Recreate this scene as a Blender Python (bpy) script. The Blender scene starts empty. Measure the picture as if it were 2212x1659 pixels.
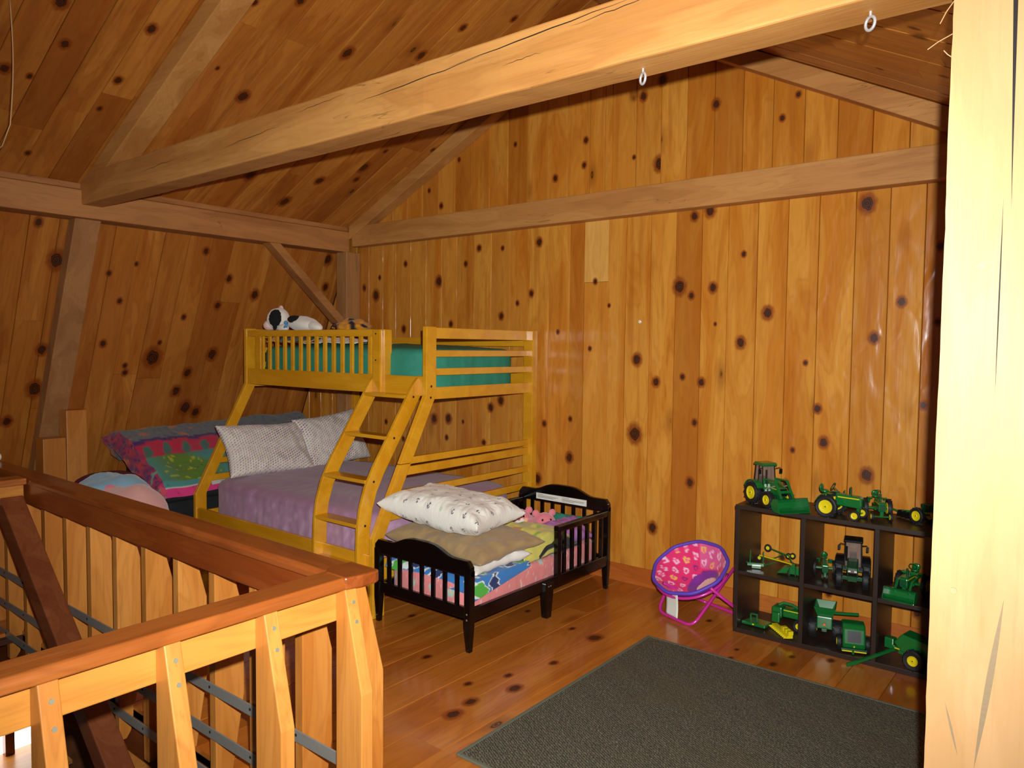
import bpy, bmesh, math, random
from mathutils import Vector, Matrix, Euler, noise
random.seed(7)
S = bpy.context.scene
COL = S.collection
PI = math.pi

# ------------------------------------------------------------------ camera, light, exposure
EYE = Vector((0, 0, 1.6))
YAW, PITCH, ROLL = math.radians(38.67), math.radians(2.9), math.radians(0.605)
fw = Vector((-math.sin(YAW) * math.cos(PITCH), math.cos(YAW) * math.cos(PITCH), -math.sin(PITCH)))
rt = fw.cross(Vector((0, 0, 1))).normalized()
up = rt.cross(fw)
r2 = rt * math.cos(ROLL) + up * math.sin(ROLL)
u2 = up * math.cos(ROLL) - rt * math.sin(ROLL)
cam = bpy.data.objects.new('camera', bpy.data.cameras.new('camera'))
COL.objects.link(cam)
cam.data.sensor_width = 36.0
cam.data.lens = 1610.5 / 2212 * 36
cam.data.clip_start = 0.02
cam.matrix_world = Matrix(((r2.x, u2.x, -fw.x, EYE.x), (r2.y, u2.y, -fw.y, EYE.y), (r2.z, u2.z, -fw.z, EYE.z), (0, 0, 0, 1)))
S.camera = cam

w = bpy.data.worlds.new('world')
S.world = w
w.use_nodes = True
w.node_tree.nodes['Background'].inputs[0].default_value = (1.0, 0.93, 0.82, 1)
w.node_tree.nodes['Background'].inputs[1].default_value = 0.075

# the photographer's flash, just above and right of the lens
fl = bpy.data.lights.new('camera_flash', 'SPOT')
fl.energy = 760
fl.spot_size = math.radians(110)
fl.spot_blend = 1.0
fl.shadow_soft_size = 0.016
fl.color = (0.98, 1.0, 0.99)
flo = bpy.data.objects.new('camera_flash', fl)
flo.location = EYE + r2 * 0.055 + u2 * 0.10
flo.rotation_euler = cam.matrix_world.to_euler()
COL.objects.link(flo)
S.view_settings.view_transform = 'Standard'
S.view_settings.look = 'None'
S.view_settings.gamma = 1
S.view_settings.use_curve_mapping = False
S.view_settings.exposure = 0.0

# ------------------------------------------------------------------ helpers: colours, materials
def lin(r, g, b):
    return tuple((c / 255 / 12.92) if c / 255 <= 0.04045 else ((c / 255 + 0.055) / 1.055) ** 2.4 for c in (r, g, b))

class NT:
    def __init__(s, name):
        s.m = bpy.data.materials.new(name)
        s.m.use_nodes = True
        s.t = s.m.node_tree
        s.b = s.t.nodes['Principled BSDF']
        s.out = s.t.nodes['Material Output']
    def n(s, typ, _p=None, **ins):
        nd = s.t.nodes.new('ShaderNode' + typ)
        for k, v in (_p or {}).items():
            setattr(nd, k, v)
        for k, v in ins.items():
            k2 = int(k[1:]) if k[0] == 'i' and k[1:].isdigit() else k.replace('_', ' ')
            s.set(nd.inputs[k2], v)
        return nd
    def set(s, sock, v):
        if isinstance(v, bpy.types.NodeSocket):
            s.t.links.new(v, sock)
        elif isinstance(v, tuple) and len(v) == 3 and sock.type == 'RGBA':
            sock.default_value = v + (1,)
        else:
            sock.default_value = v
    def P(s, **ins):
        for k, v in ins.items():
            s.set(s.b.inputs[k.replace('_', ' ')], v)
    def math(s, op, a, b=0.0, c=0.0, clamp=False):
        nd = s.n('Math', {'operation': op, 'use_clamp': clamp}, i0=a, i1=b)
        if op in ('MULTIPLY_ADD', 'SMOOTH_MIN'):
            s.set(nd.inputs[2], c)
        return nd.outputs[0]
    def mix(s, f, a, b, mode='MIX'):
        nd = s.n('Mix', {'data_type': 'RGBA', 'blend_type': mode})
        s.set(nd.inputs[0], f); s.set(nd.inputs[6], a); s.set(nd.inputs[7], b)
        return nd.outputs[2]
    def step(s, x, lo, hi, a=0.0, b=1.0):
        nd = s.n('MapRange', {'interpolation_type': 'SMOOTHSTEP'})
        for i, v in enumerate((x, lo, hi, a, b)):
            s.set(nd.inputs[i], v)
        return nd.outputs[0]

def wood(name, c_light, c_mid, c_dark, axis='y', rough=0.38, knot=0.5, tint=0.5, bump=0.15, checks=0.0, grain=0.35, coat=0.0, wave=0.0):
    """boards: grain runs along one local axis, every object takes its own cut of the tree"""
    N = NT(name)
    tc = N.n('TexCoord').outputs['Object']
    rnd = N.n('ObjectInfo').outputs['Random']
    off = N.n('CombineXYZ', X=N.math('MULTIPLY', rnd, 41.0), Y=N.math('MULTIPLY', rnd, 87.0), Z=N.math('MULTIPLY', rnd, 29.0)).outputs[0]
    v = N.n('VectorMath', {'operation': 'ADD'}, i0=tc, i1=off).outputs[0]
    def mp(along, across=1.0, flat=False):
        sc = [across] * 3
        sc['xyz'.index(axis)] = along
        if flat and axis == 'y': sc[2] = 0.04
        nd = N.n('Mapping', Vector=v)
        nd.inputs['Scale'].default_value = sc
        return nd.outputs[0]
    fine = N.n('TexNoise', Vector=mp(0.035), Scale=95.0, Detail=5.0, Roughness=0.62).outputs['Fac']
    broad = N.n('TexNoise', Vector=mp(0.16), Scale=7.0, Detail=3.0, Distortion=0.6).outputs['Fac']
    rings = N.math('SINE', N.math('MULTIPLY', broad, 58.0))
    rings = N.math('MULTIPLY_ADD', rings, 0.5, 0.5)
    col = N.mix(N.step(broad, 0.34, 0.68), c_light, c_mid)
    col = N.mix(N.math('MULTIPLY', N.step(fine, 0.5, 0.78), grain), col, c_dark)
    col = N.mix(N.math('MULTIPLY', N.math('POWER', rings, 3.0), grain * 0.5), col, c_dark)
    if wave > 0:
        sk = N.n('TexNoise', Vector=mp(0.05), Scale=16.0, Detail=2.0, Distortion=0.4).outputs['Fac']
        col = N.mix(N.math('MULTIPLY', N.step(sk, 0.54, 0.7), 0.5), col, tuple(a * 0.6 + b * 0.4 for a, b in zip(c_dark, c_mid)))
    tone = N.math('POWER', N.math('FRACT', N.math('MULTIPLY', rnd, 7.31)), 2.0)
    col = N.mix(N.math('MULTIPLY', tone, tint), col, tuple(a * b for a, b in zip(c_mid, (0.62, 0.48, 0.40))))
    pale = N.math('POWER', N.math('FRACT', N.math('MULTIPLY', rnd, 23.7)), 3.0)
    col = N.mix(N.math('MULTIPLY', pale, tint * 0.5), col, c_light)
    hgt = fine
    if knot > 0:
        vor = N.n('TexVoronoi', {'feature': 'F1'}, Vector=mp(0.42, 1.0, True), Scale=4.4, Randomness=1.0)
        d = N.math('ADD', vor.outputs['Distance'], N.math('MULTIPLY', N.math('SUBTRACT', broad, 0.5), 0.12))
        on = N.math('GREATER_THAN', N.n('SeparateColor', Color=vor.outputs['Color']).outputs[0], 1.0 - knot)
        halo = N.math('MULTIPLY', N.step(d, 0.26, 0.05), on)
        core = N.math('MULTIPLY', N.step(d, 0.075, 0.05), on)
        col = N.mix(N.math('MULTIPLY', halo, 0.45), col, tuple(c * 0.75 for c in c_dark))
        kr = N.math('MULTIPLY_ADD', N.math('SINE', N.math('MULTIPLY', d, 190.0)), 0.3, 0.7)
        col = N.mix(N.math('MULTIPLY', core, kr), col, tuple(c * 0.16 for c in c_dark))
        hgt = N.math('ADD', fine, N.math('MULTIPLY', halo, 0.9))
    if checks > 0:
        ck = N.n('TexNoise', Vector=mp(0.05), Scale=22.0, Detail=2.0, Distortion=0.3).outputs['Fac']
        line = N.math('MULTIPLY', N.step(N.math('ABSOLUTE', N.math('SUBTRACT', ck, 0.5)), 0.006, 0.0), N.step(N.n('TexNoise', Vector=v, Scale=2.3).outputs['Fac'], 0.55, 0.6))
        col = N.mix(N.math('MULTIPLY', line, checks), col, tuple(c * 0.15 for c in c_dark))
        hgt = N.math('SUBTRACT', hgt, line)
    bp = N.n('Bump', Strength=bump, Distance=0.004, Height=hgt).outputs[0]
    if wave > 0:
        un = N.n('TexNoise', Vector=mp(0.45), Scale=9.0, Detail=1.5, Distortion=0.8).outputs['Fac']
        bp = N.n('Bump', Strength=wave, Distance=0.02, Height=un, Normal=bp).outputs[0]
    N.P(Base_Color=col, Roughness=rough, Normal=bp, Coat_Weight=coat, Coat_Roughness=0.12)
    return N.m

def plain(name, c, rough=0.5, metal=0.0, bump=0.0, bscale=60.0, var=0.0, coat=0.0, sheen=0.0):
    N = NT(name)
    col = c
    tc = N.n('TexCoord').outputs['Object']
    if var > 0:
        nz = N.n('TexNoise', Vector=tc, Scale=14.0, Detail=4.0).outputs['Fac']
        col = N.mix(N.step(nz, 0.3, 0.7), tuple(x * (1 - var) for x in c), tuple(min(1, x * (1 + var)) for x in c))
    N.P(Base_Color=col, Roughness=rough, Metallic=metal, Coat_Weight=coat, Coat_Roughness=0.1, Sheen_Weight=sheen)
    if bump > 0:
        nz = N.n('TexNoise', Vector=tc, Scale=bscale, Detail=3.0).outputs['Fac']
        N.P(Normal=N.n('Bump', Strength=bump, Distance=0.004, Height=nz).outputs[0])
    return N.m

def printed(name, rough=0.85, bump=0.25, bscale=90.0, sheen=0.2):
    """cloth whose print is stored per vertex"""
    N = NT(name)
    at = N.n('Attribute', {'attribute_name': 'print'}).outputs['Color']
    tc = N.n('TexCoord').outputs['Object']
    nz = N.n('TexNoise', Vector=tc, Scale=bscale, Detail=4.0).outputs['Fac']
    nb = N.n('TexNoise', Vector=tc, Scale=9.0, Detail=3.0).outputs['Fac']
    h = N.math('ADD', nz, N.math('MULTIPLY', nb, 2.0))
    N.P(Base_Color=at, Roughness=rough, Sheen_Weight=sheen, Normal=N.n('Bump', Strength=bump, Distance=0.006, Height=h).outputs[0])
    return N.m

M = {}
OR_L, OR_M, OR_D = lin(214, 138, 58), lin(190, 110, 36), lin(120, 52, 12)
M['wall'] = wood('pine_panelling', lin(216, 150, 58), lin(198, 120, 34), lin(146, 68, 12), 'y', 0.27, 0.22, 0.7, 0.16, wave=0.5)
M['wall_pale'] = wood('pale_pine_panelling', lin(226, 172, 88), lin(218, 158, 72), lin(170, 100, 36), 'y', 0.34, 0.0, 0.1, 0.12)
M['roof'] = wood('pine_ceiling', lin(198, 128, 52), lin(174, 100, 34), lin(110, 48, 12), 'y', 0.32, 0.42, 0.75, 0.16, wave=0.4)
M['floor'] = wood('pine_floor', lin(200, 122, 46), lin(178, 98, 28), lin(104, 46, 10), 'y', 0.24, 0.25, 0.6, 0.10, coat=0.35)
M['beam_x'] = wood('rough_beam_x', lin(202, 144, 76), lin(180, 120, 56), lin(122, 72, 28), 'x', 0.62, 0.0, 0.2, 0.3, 0.45, 0.25)
M['beam_y'] = wood('rough_beam_y', lin(184, 124, 66), lin(160, 100, 48), lin(106, 60, 24), 'y', 0.62, 0.0, 0.2, 0.3, 0.5, 0.25)
M['beam_z'] = wood('rough_beam_z', lin(178, 126, 74), lin(158, 106, 58), lin(108, 66, 32), 'z', 0.62, 0.0, 0.2, 0.3, 0.5, 0.25)
M['rail_x'] = wood('stained_rail_x', lin(158, 84, 36), lin(130, 62, 22), lin(76, 30, 8), 'x', 0.3, 0.15, 0.3, 0.12, 0.0, 0.4, 0.3)
M['rail_y'] = wood('stained_rail_y', lin(170, 98, 42), lin(146, 76, 28), lin(88, 38, 12), 'y', 0.3, 0.15, 0.3, 0.12, 0.0, 0.4, 0.3)
M['skirt_x'] = wood('stained_skirt_x', lin(158, 80, 32), lin(132, 60, 20), lin(80, 30, 8), 'x', 0.32, 0.25, 0.3, 0.12, 0.0, 0.3, 0.3)
M['skirt_y'] = wood('pine_skirt_y', lin(210, 140, 60), lin(192, 118, 42), lin(138, 72, 22), 'y', 0.36, 0.25, 0.2, 0.12, 0.0, 0.3, 0.2)
M['bal'] = wood('pine_baluster', lin(204, 136, 62), lin(184, 112, 42), lin(124, 62, 20), 'z', 0.36, 0.3, 0.35, 0.12, 0.0, 0.35, 0.2)
M['bunk'] = wood('honey_varnished_wood', lin(224, 162, 34), lin(210, 144, 20), lin(176, 110, 10), 'x', 0.28, 0.0, 0.12, 0.04, 0.0, 0.22, 0.4)
M['post'] = wood('pale_post_timber', lin(206, 162, 110), lin(194, 148, 94), lin(152, 102, 58), 'z', 0.6, 0.0, 0.0, 0.2, 0.0, 0.12)
M['peg'] = plain('peg_end_grain', lin(200, 158, 112), 0.6)
M['fascia'] = wood('stair_fascia', lin(132, 66, 26), lin(112, 50, 16), lin(64, 24, 6), 'x', 0.4, 0.1, 0.2, 0.1)
M['handrail'] = wood('dark_handrail', lin(132, 72, 40), lin(112, 56, 28), lin(66, 28, 10), 'x', 0.4, 0.0, 0.1, 0.1)
M['dark'] = plain('dark_stair_wood', lin(70, 34, 14), 0.6, var=0.2)
M['black'] = plain('black_lacquer', lin(7, 6, 6), 0.2, coat=0.15)
M['espresso'] = plain('espresso_laminate', lin(44, 30, 24), 0.4, var=0.12)
M['steel'] = plain('zinc_steel', lin(200, 202, 204), 0.3, 0.55)
M['iron'] = plain('dull_steel_strap', lin(150, 148, 140), 0.34, 0.4, 0.2, 40)
M['check'] = plain('lit_crack_grey', lin(150, 128, 96), 0.8, bump=0.4)  # lower post cracks: the light falling into them is put into this grey
M['hole'] = plain('bolt_hole_dark', lin(20, 12, 6), 0.7)
M['screw'] = plain('screw_head_grey', lin(150, 150, 130), 0.45, 0.5)
M['green'] = plain('toy_green_paint', lin(18, 104, 44), 0.25, coat=0.5)
M['dgreen'] = plain('toy_dark_green_plastic', lin(14, 70, 36), 0.35)
M['yellow'] = plain('toy_yellow_plastic', lin(226, 206, 20), 0.35)
M['tyre'] = plain('toy_tyre_rubber', lin(22, 22, 24), 0.6)
M['toyblack'] = plain('toy_black_plastic', lin(16, 16, 18), 0.35)
M['glass'] = plain('toy_smoked_glass', lin(112, 96, 92), 0.12, coat=0.6)
M['orange'] = plain('toy_orange_marker', lin(240, 110, 30), 0.4)
M['pinkmetal'] = plain('magenta_tube_paint', lin(206, 46, 150), 0.25, coat=0.5)
M['purplecloth'] = plain('purple_nylon', lin(150, 48, 176), 0.55, bump=0.3, bscale=25, var=0.15)
M['violetpipe'] = plain('violet_piping', lin(96, 66, 190), 0.6)
M['white'] = plain('white_fabric', lin(232, 228, 218), 0.85, bump=0.3, bscale=14)
M['paper'] = plain('white_label_paper', lin(226, 228, 216), 0.6)
M['ink'] = plain('grey_print', lin(150, 150, 140), 0.7)
M['khaki'] = plain('khaki_cotton', lin(160, 132, 90), 0.75, bump=0.3, bscale=10, sheen=0.2)
M['teal'] = plain('teal_sheet', lin(46, 136, 112), 0.75, bump=0.3, bscale=12, var=0.06)
M['tealtop'] = M['teal']
M['violetpillow'] = plain('lilac_pillowcase', lin(164, 108, 166), 0.8, bump=0.25, bscale=12)
M['plushpink'] = plain('pink_plush', lin(226, 124, 140), 0.95, bump=0.6, bscale=160, sheen=0.6)
M['plushpeach'] = plain('peach_plush', lin(236, 184, 130), 0.95, bump=0.6, bscale=160, sheen=0.6)
M['plushwhite'] = plain('white_plush', lin(236, 230, 216), 0.95, bump=0.6, bscale=160, sheen=0.6)
M['plushblack'] = plain('black_plush', lin(14, 13, 14), 0.95, bump=0.6, bscale=160)
M['plushnose'] = plain('pale_pink_plush', lin(238, 200, 190), 0.95, bump=0.6, bscale=160)
M['eye'] = plain('glossy_black_eye', lin(10, 10, 12), 0.08)
M['eyewhite'] = plain('glossy_white_eye', lin(230, 226, 210), 0.15)
M['ribbon'] = plain('blue_ribbon', lin(96, 150, 200), 0.6)
M['fleeceblue'] = plain('blue_fleece', lin(130, 170, 190), 0.95, bump=0.5, bscale=120, sheen=0.5)
M['fleecepink'] = plain('pink_fleece', lin(226, 170, 160), 0.95, bump=0.5, bscale=120, sheen=0.5)
M['maroon'] = plain('maroon_cloth', lin(96, 18, 44), 0.9)
M['print'] = printed('printed_cotton')
M['darkbox'] = plain('dark_cot_cover', lin(26, 28, 30), 0.85, var=0.2)
M['cord'] = plain('pale_cord', lin(190, 150, 100), 0.7)
M['backing'] = plain('dark_joint', lin(70, 34, 12), 0.9)
M['lowerwall'] = plain('lower_storey_plaster', lin(120, 66, 28), 0.8, var=0.2)

def knot_mat():
    N = NT('pine_knot')
    tc = N.n('TexCoord').outputs['Object']
    rnd = N.n('ObjectInfo').outputs['Random']
    nz = N.n('TexNoise', {'noise_dimensions': '4D'}, Vector=tc, W=N.math('MULTIPLY', rnd, 50.0), Scale=2.6, Detail=3.0).outputs['Fac']
    ln = N.n('VectorMath', {'operation': 'LENGTH'}, i0=tc).outputs['Value']
    d = N.math('ADD', ln, N.math('MULTIPLY', N.math('SUBTRACT', nz, 0.5), 0.42))
    core = N.step(d, 0.5, 0.4)
    ringk = N.math('MULTIPLY_ADD', N.math('SINE', N.math('MULTIPLY', d, 42.0)), 0.5, 0.5)
    cc = N.mix(ringk, lin(36, 17, 7), lin(92, 44, 16))
    col = N.mix(core, lin(150, 66, 14), cc)
    al = N.math('MAXIMUM', core, N.math('MULTIPLY', N.step(d, 1.0, 0.42), 0.7))
    N.P(Base_Color=col, Roughness=0.4)
    tr = N.n('BsdfTransparent').outputs[0]
    ms = N.n('MixShader', i0=al, i1=tr, i2=N.b.outputs[0])
    N.t.links.new(ms.outputs[0], N.out.inputs['Surface'])
    return N.m
M['knot'] = knot_mat()

def rug_mat():
    N = NT('grey_loop_rug')
    tc = N.n('TexCoord').outputs['Object']
    mp = N.n('Mapping', Vector=tc)
    mp.inputs['Rotation'].default_value = (0, 0, 2.05)
    wv = N.n('TexWave', {'bands_direction': 'X'}, Vector=mp.outputs[0], Scale=30.0, Distortion=6.0, Detail=2.0, Detail_Scale=3.0).outputs['Fac']
    nz = N.n('TexNoise', Vector=tc, Scale=90.0, Detail=4.0).outputs['Fac']
    nb = N.n('TexNoise', Vector=tc, Scale=2.2, Detail=3.0).outputs['Fac']
    col = N.mix(N.step(N.math('MULTIPLY', wv, nz), 0.1, 0.5), lin(52, 50, 40), lin(112, 106, 84))
    col = N.mix(N.math('MULTIPLY', N.step(nb, 0.45, 0.7), 0.35), col, lin(88, 74, 48))
    N.P(Base_Color=col, Roughness=0.95, Normal=N.n('Bump', Strength=0.5, Distance=0.004, Height=N.math('ADD', wv, nz)).outputs[0])
    return N.m
M['rug'] = rug_mat()
M['rugedge'] = plain('rug_binding', lin(96, 98, 80), 0.9, bump=0.3)
def emit(name, c, s):
    N = NT(name)
    N.P(Base_Color=c, Emission_Color=c, Emission_Strength=s)
    return N.m
M['daylight'] = emit('bright_daylit_pane', (1.0, 0.98, 0.9), 4.0)

# ------------------------------------------------------------------ helpers: geometry
class B:
    """collects faces for ONE mesh"""
    def __init__(s):
        s.v, s.f, s.c = [], [], None
    def add(s, vs, fs, mat=None):
        o = len(s.v)
        s.v += [tuple(mat @ Vector(p)) if mat else tuple(p) for p in vs]
        s.f += [tuple(i + o for i in f) for f in fs]
        return s
    def box(s, x0, x1, y0, y1, z0, z1, mat=None):
        vs = [(x, y, z) for x in (x0, x1) for y in (y0, y1) for z in (z0, z1)]
        return s.add(vs, [(0, 1, 3, 2), (4, 6, 7, 5), (0, 4, 5, 1), (2, 3, 7, 6), (0, 2, 6, 4), (1, 5, 7, 3)], mat)
    def prism(s, poly, a0, a1, axis='x', mat=None, holes=None):
        n = len(poly)
        def pt(p, a):
            return {'x': (a, p[0], p[1]), 'y': (p[0], a, p[1]), 'z': (p[0], p[1], a)}[axis]
        vs = [pt(p, a0) for p in poly] + [pt(p, a1) for p in poly]
        fs = [tuple(range(n))[::-1], tuple(range(n, 2 * n))] + [(i, (i + 1) % n, n + (i + 1) % n, n + i) for i in range(n)]
        return s.add(vs, fs, mat)
    def strip(s, left, right, a0, a1, axis='x'):
        """band between two polylines (y,z), extruded along an axis"""
        n = len(left)
        def pt(p, a):
            return {'x': (a, p[0], p[1]), 'y': (p[0], a, p[1]), 'z': (p[0], p[1], a)}[axis]
        vs = []
        for p, q in zip(left, right):
            vs += [pt(p, a0), pt(q, a0), pt(q, a1), pt(p, a1)]
        fs = [(0, 1, 2, 3), tuple(4 * n - 4 + k for k in (3, 2, 1, 0))]
        for i in range(n - 1):
            for k in range(4):
                fs.append((4 * i + k, 4 * i + 4 + k, 4 * i + 4 + (k + 1) % 4, 4 * i + (k + 1) % 4))
        return s.add(vs, fs)
    def cyl(s, p0, p1, r, n=12, r1=None):
        p0, p1 = Vector(p0), Vector(p1)
        q = (p1 - p0).to_track_quat('Z', 'Y')
        r1 = r if r1 is None else r1
        vs = [p0 + q @ Vector((r * math.cos(2 * PI * i / n), r * math.sin(2 * PI * i / n), 0)) for i in range(n)]
        vs += [p1 + q @ Vector((r1 * math.cos(2 * PI * i / n), r1 * math.sin(2 * PI * i / n), 0)) for i in range(n)]
        return s.add(vs, [tuple(range(n))[::-1], tuple(range(n, 2 * n))] + [(i, (i + 1) % n, n + (i + 1) % n, n + i) for i in range(n)])
    def bar(s, p0, p1, w, h, roll=0.0):
        p0, p1 = Vector(p0), Vector(p1)
        d = (p1 - p0)
        q = d.to_track_quat('Z', 'X') @ Euler((0, 0, roll)).to_quaternion()
        m = Matrix.Translation(p0) @ q.to_matrix().to_4x4()
        return s.box(-w / 2, w / 2, -h / 2, h / 2, 0, d.length, m)
    def tube(s, pts, r, n=8, closed=False):
        pts = [Vector(p) for p in pts]
        k = len(pts)
        vs, prev = [], None
        for i, p in enumerate(pts):
            t = (pts[(i + 1) % k] - pts[i - 1]) if closed else (pts[min(i + 1, k - 1)] - pts[max(i - 1, 0)])
            t.normalize()
            if prev is None:
                a = t.orthogonal().normalized()
            else:
                a = (prev - t * prev.dot(t)).normalized()
            prev = a
            b = t.cross(a)
            vs += [p + a * r * math.cos(2 * PI * j / n) + b * r * math.sin(2 * PI * j / n) for j in range(n)]
        fs = []
        for i in range(k if closed else k - 1):
            for j in range(n):
                a, b = i * n, ((i + 1) % k) * n
                fs.append((a + j, a + (j + 1) % n, b + (j + 1) % n, b + j))
        if not closed:
            fs += [tuple(range(n))[::-1], tuple(range((k - 1) * n, k * n))]
        return s.add(vs, fs)
    def ell(s, c, r, nu=16, nv=10, mat=None, fn=None):
        c = Vector(c)
        vs = []
        for j in range(nv + 1):
            th = PI * j / nv
            for i in range(nu):
                ph = 2 * PI * i / nu
                d = Vector((math.sin(th) * math.cos(ph), math.sin(th) * math.sin(ph), math.cos(th)))
                k = fn(d) if fn else 1.0
                p = Vector((d.x * r[0], d.y * r[1], d.z * r[2])) * k
                vs.append(c + (mat @ p if mat else p))
        fs = [(j * nu + i, (j + 1) * nu + i, (j + 1) * nu + (i + 1) % nu, j * nu + (i + 1) % nu) for j in range(nv) for i in range(nu)]
        return s.add(vs, fs)
    def lathe(s, prof, c, axis='y', n=24):
        """profile (radius, offset along axis) turned round an axis through c"""
        c = Vector(c)
        vs = []
        for r, a in prof:
            for i in range(n):
                x, y = r * math.cos(2 * PI * i / n), r * math.sin(2 * PI * i / n)
                vs.append(c + Vector({'y': (x, a, y), 'x': (a, x, y), 'z': (x, y, a)}[axis]))
        fs = [(j * n + i, j * n + (i + 1) % n, (j + 1) * n + (i + 1) % n, (j + 1) * n + i) for j in range(len(prof) - 1) for i in range(n)]
        fs += [tuple(range(n))[::-1], tuple(range((len(prof) - 1) * n, len(prof) * n))]
        return s.add(vs, fs)
    def grid(s, fn, nu, nv, closed_u=False):
        vs = [fn(i / nu, j / nv) for j in range(nv + 1) for i in range(nu + 1)]
        k = nu + 1
        return s.add(vs, [(j * k + i, j * k + i + 1, (j + 1) * k + i + 1, (j + 1) * k + i) for j in range(nv) for i in range(nu)])

def mesh_obj(name, b, mat, parent=None, world=True, smooth=False, bevel=0.0, matrix=None, seg=2, cols=None):
    me = bpy.data.meshes.new(name)
    off, q = Vector((0, 0, 0)), parent
    while q is not None and world:
        off = off + q.location
        q = q.parent
    me.from_pydata([Vector(p) - off for p in b.v] if world else b.v, [], b.f)
    bm = bmesh.new(); bm.from_mesh(me)
    bmesh.ops.recalc_face_normals(bm, faces=bm.faces)
    bm.to_mesh(me); bm.free()
    if smooth:
        me.shade_smooth()
        if smooth != True:
            me.set_sharp_from_angle(angle=math.radians(smooth))
    if cols:
        at = me.color_attributes.new('print', 'FLOAT_COLOR', 'POINT')
        buf = []
        for c in cols:
            buf += [c[0], c[1], c[2], 1.0]
        at.data.foreach_set('color', buf)
    o = bpy.data.objects.new(name, me)
    COL.objects.link(o)
    me.materials.append(M[mat] if isinstance(mat, str) else mat)
    if parent is not None:
        o.parent = parent
    if matrix is not None:
        o.matrix_basis = matrix
    if bevel > 0:
        md = o.modifiers.new('bevel', 'BEVEL')
        md.width, md.segments, md.limit_method, md.angle_limit = bevel, seg, 'ANGLE', math.radians(35)
    return o

def tag(o, label, cat, group=None):
    o['label'] = label; o['category'] = cat
    if group:
        o['group'] = group
    return o
def thing(name, label, cat, loc=(0, 0, 0), rz=0.0, group=None):
    o = bpy.data.objects.new(name, None)
    o.empty_display_size = 0.1
    COL.objects.link(o)
    o.location = loc
    o.rotation_euler = (0, 0, rz)
    return tag(o, label, cat, group)
def struct(o):
    o['kind'] = 'structure'
    return o
def frame(o, ux, uy, uz):
    ux, uy, uz, o = Vector(ux).normalized(), Vector(uy).normalized(), Vector(uz).normalized(), Vector(o)
    return Matrix(((ux.x, uy.x, uz.x, o.x), (ux.y, uy.y, uz.y, o.y), (ux.z, uy.z, uz.z, o.z), (0, 0, 0, 1)))

def plank(parent, fr, poly, mat, t=0.02, c=0.004, lift=0.0):
    """one board: outline poly (left-bottom, right-bottom, right-top, left-top) in the frame's x,y; grain along y"""
    cx = sum(p[0] for p in poly) / 4
    cy = sum(p[1] for p in poly) / 4
    b = B()
    q = [(p[0] - cx, p[1] - cy) for p in poly]
    g = 0.0012
    lo = [(p[0] + (g if p[0] < 0 else -g), p[1]) for p in q]
    hi = [(p[0] + (c if p[0] < 0 else -c), p[1]) for p in q]
    vs = [(p[0], p[1], 0) for p in lo] + [(p[0], p[1], t - c) for p in lo] + [(p[0], p[1], t) for p in hi]
    fs = [(3, 2, 1, 0), (8, 9, 10, 11)]
    for k in (0, 4):
        fs += [(k + i, k + (i + 1) % 4, k + 4 + (i + 1) % 4, k + 4 + i) for i in range(4)]
    b.add(vs, fs)
    return mesh_obj('plank', b, mat, parent, world=False, matrix=fr @ Matrix.Translation((cx, cy, lift)))

KNOT_ME = None
def add_knot(plk, fr_world, pos, nrm, along, r, el=1.3):
    """a knot in a board: thin inlay standing half a millimetre proud, child of its board"""
    global KNOT_ME
    if KNOT_ME is None:
        b = B()
        n = 20
        vs = [(math.cos(2 * PI * i / n), math.sin(2 * PI * i / n), 0) for i in range(n)]
        b.add(vs, [tuple(range(n))])
        KNOT_ME = bpy.data.meshes.new('knot')
        KNOT_ME.from_pydata(b.v, [], b.f)
        KNOT_ME.materials.append(M['knot'])
    o = bpy.data.objects.new('knot', KNOT_ME)
    COL.objects.link(o)
    n, a = Vector(nrm).normalized(), Vector(along).normalized()
    x = a.cross(n).normalized()
    a = n.cross(x)
    k = r * 1.85
    m = frame(Vector(pos) + n * 0.0008, x, a, n) @ Matrix.Diagonal((k, k * el, 1, 1))
    o.parent = plk
    o.matrix_parent_inverse = Matrix.Identity(4)
    o.matrix_basis = plk.matrix_basis.inverted() @ m
    return o
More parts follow.
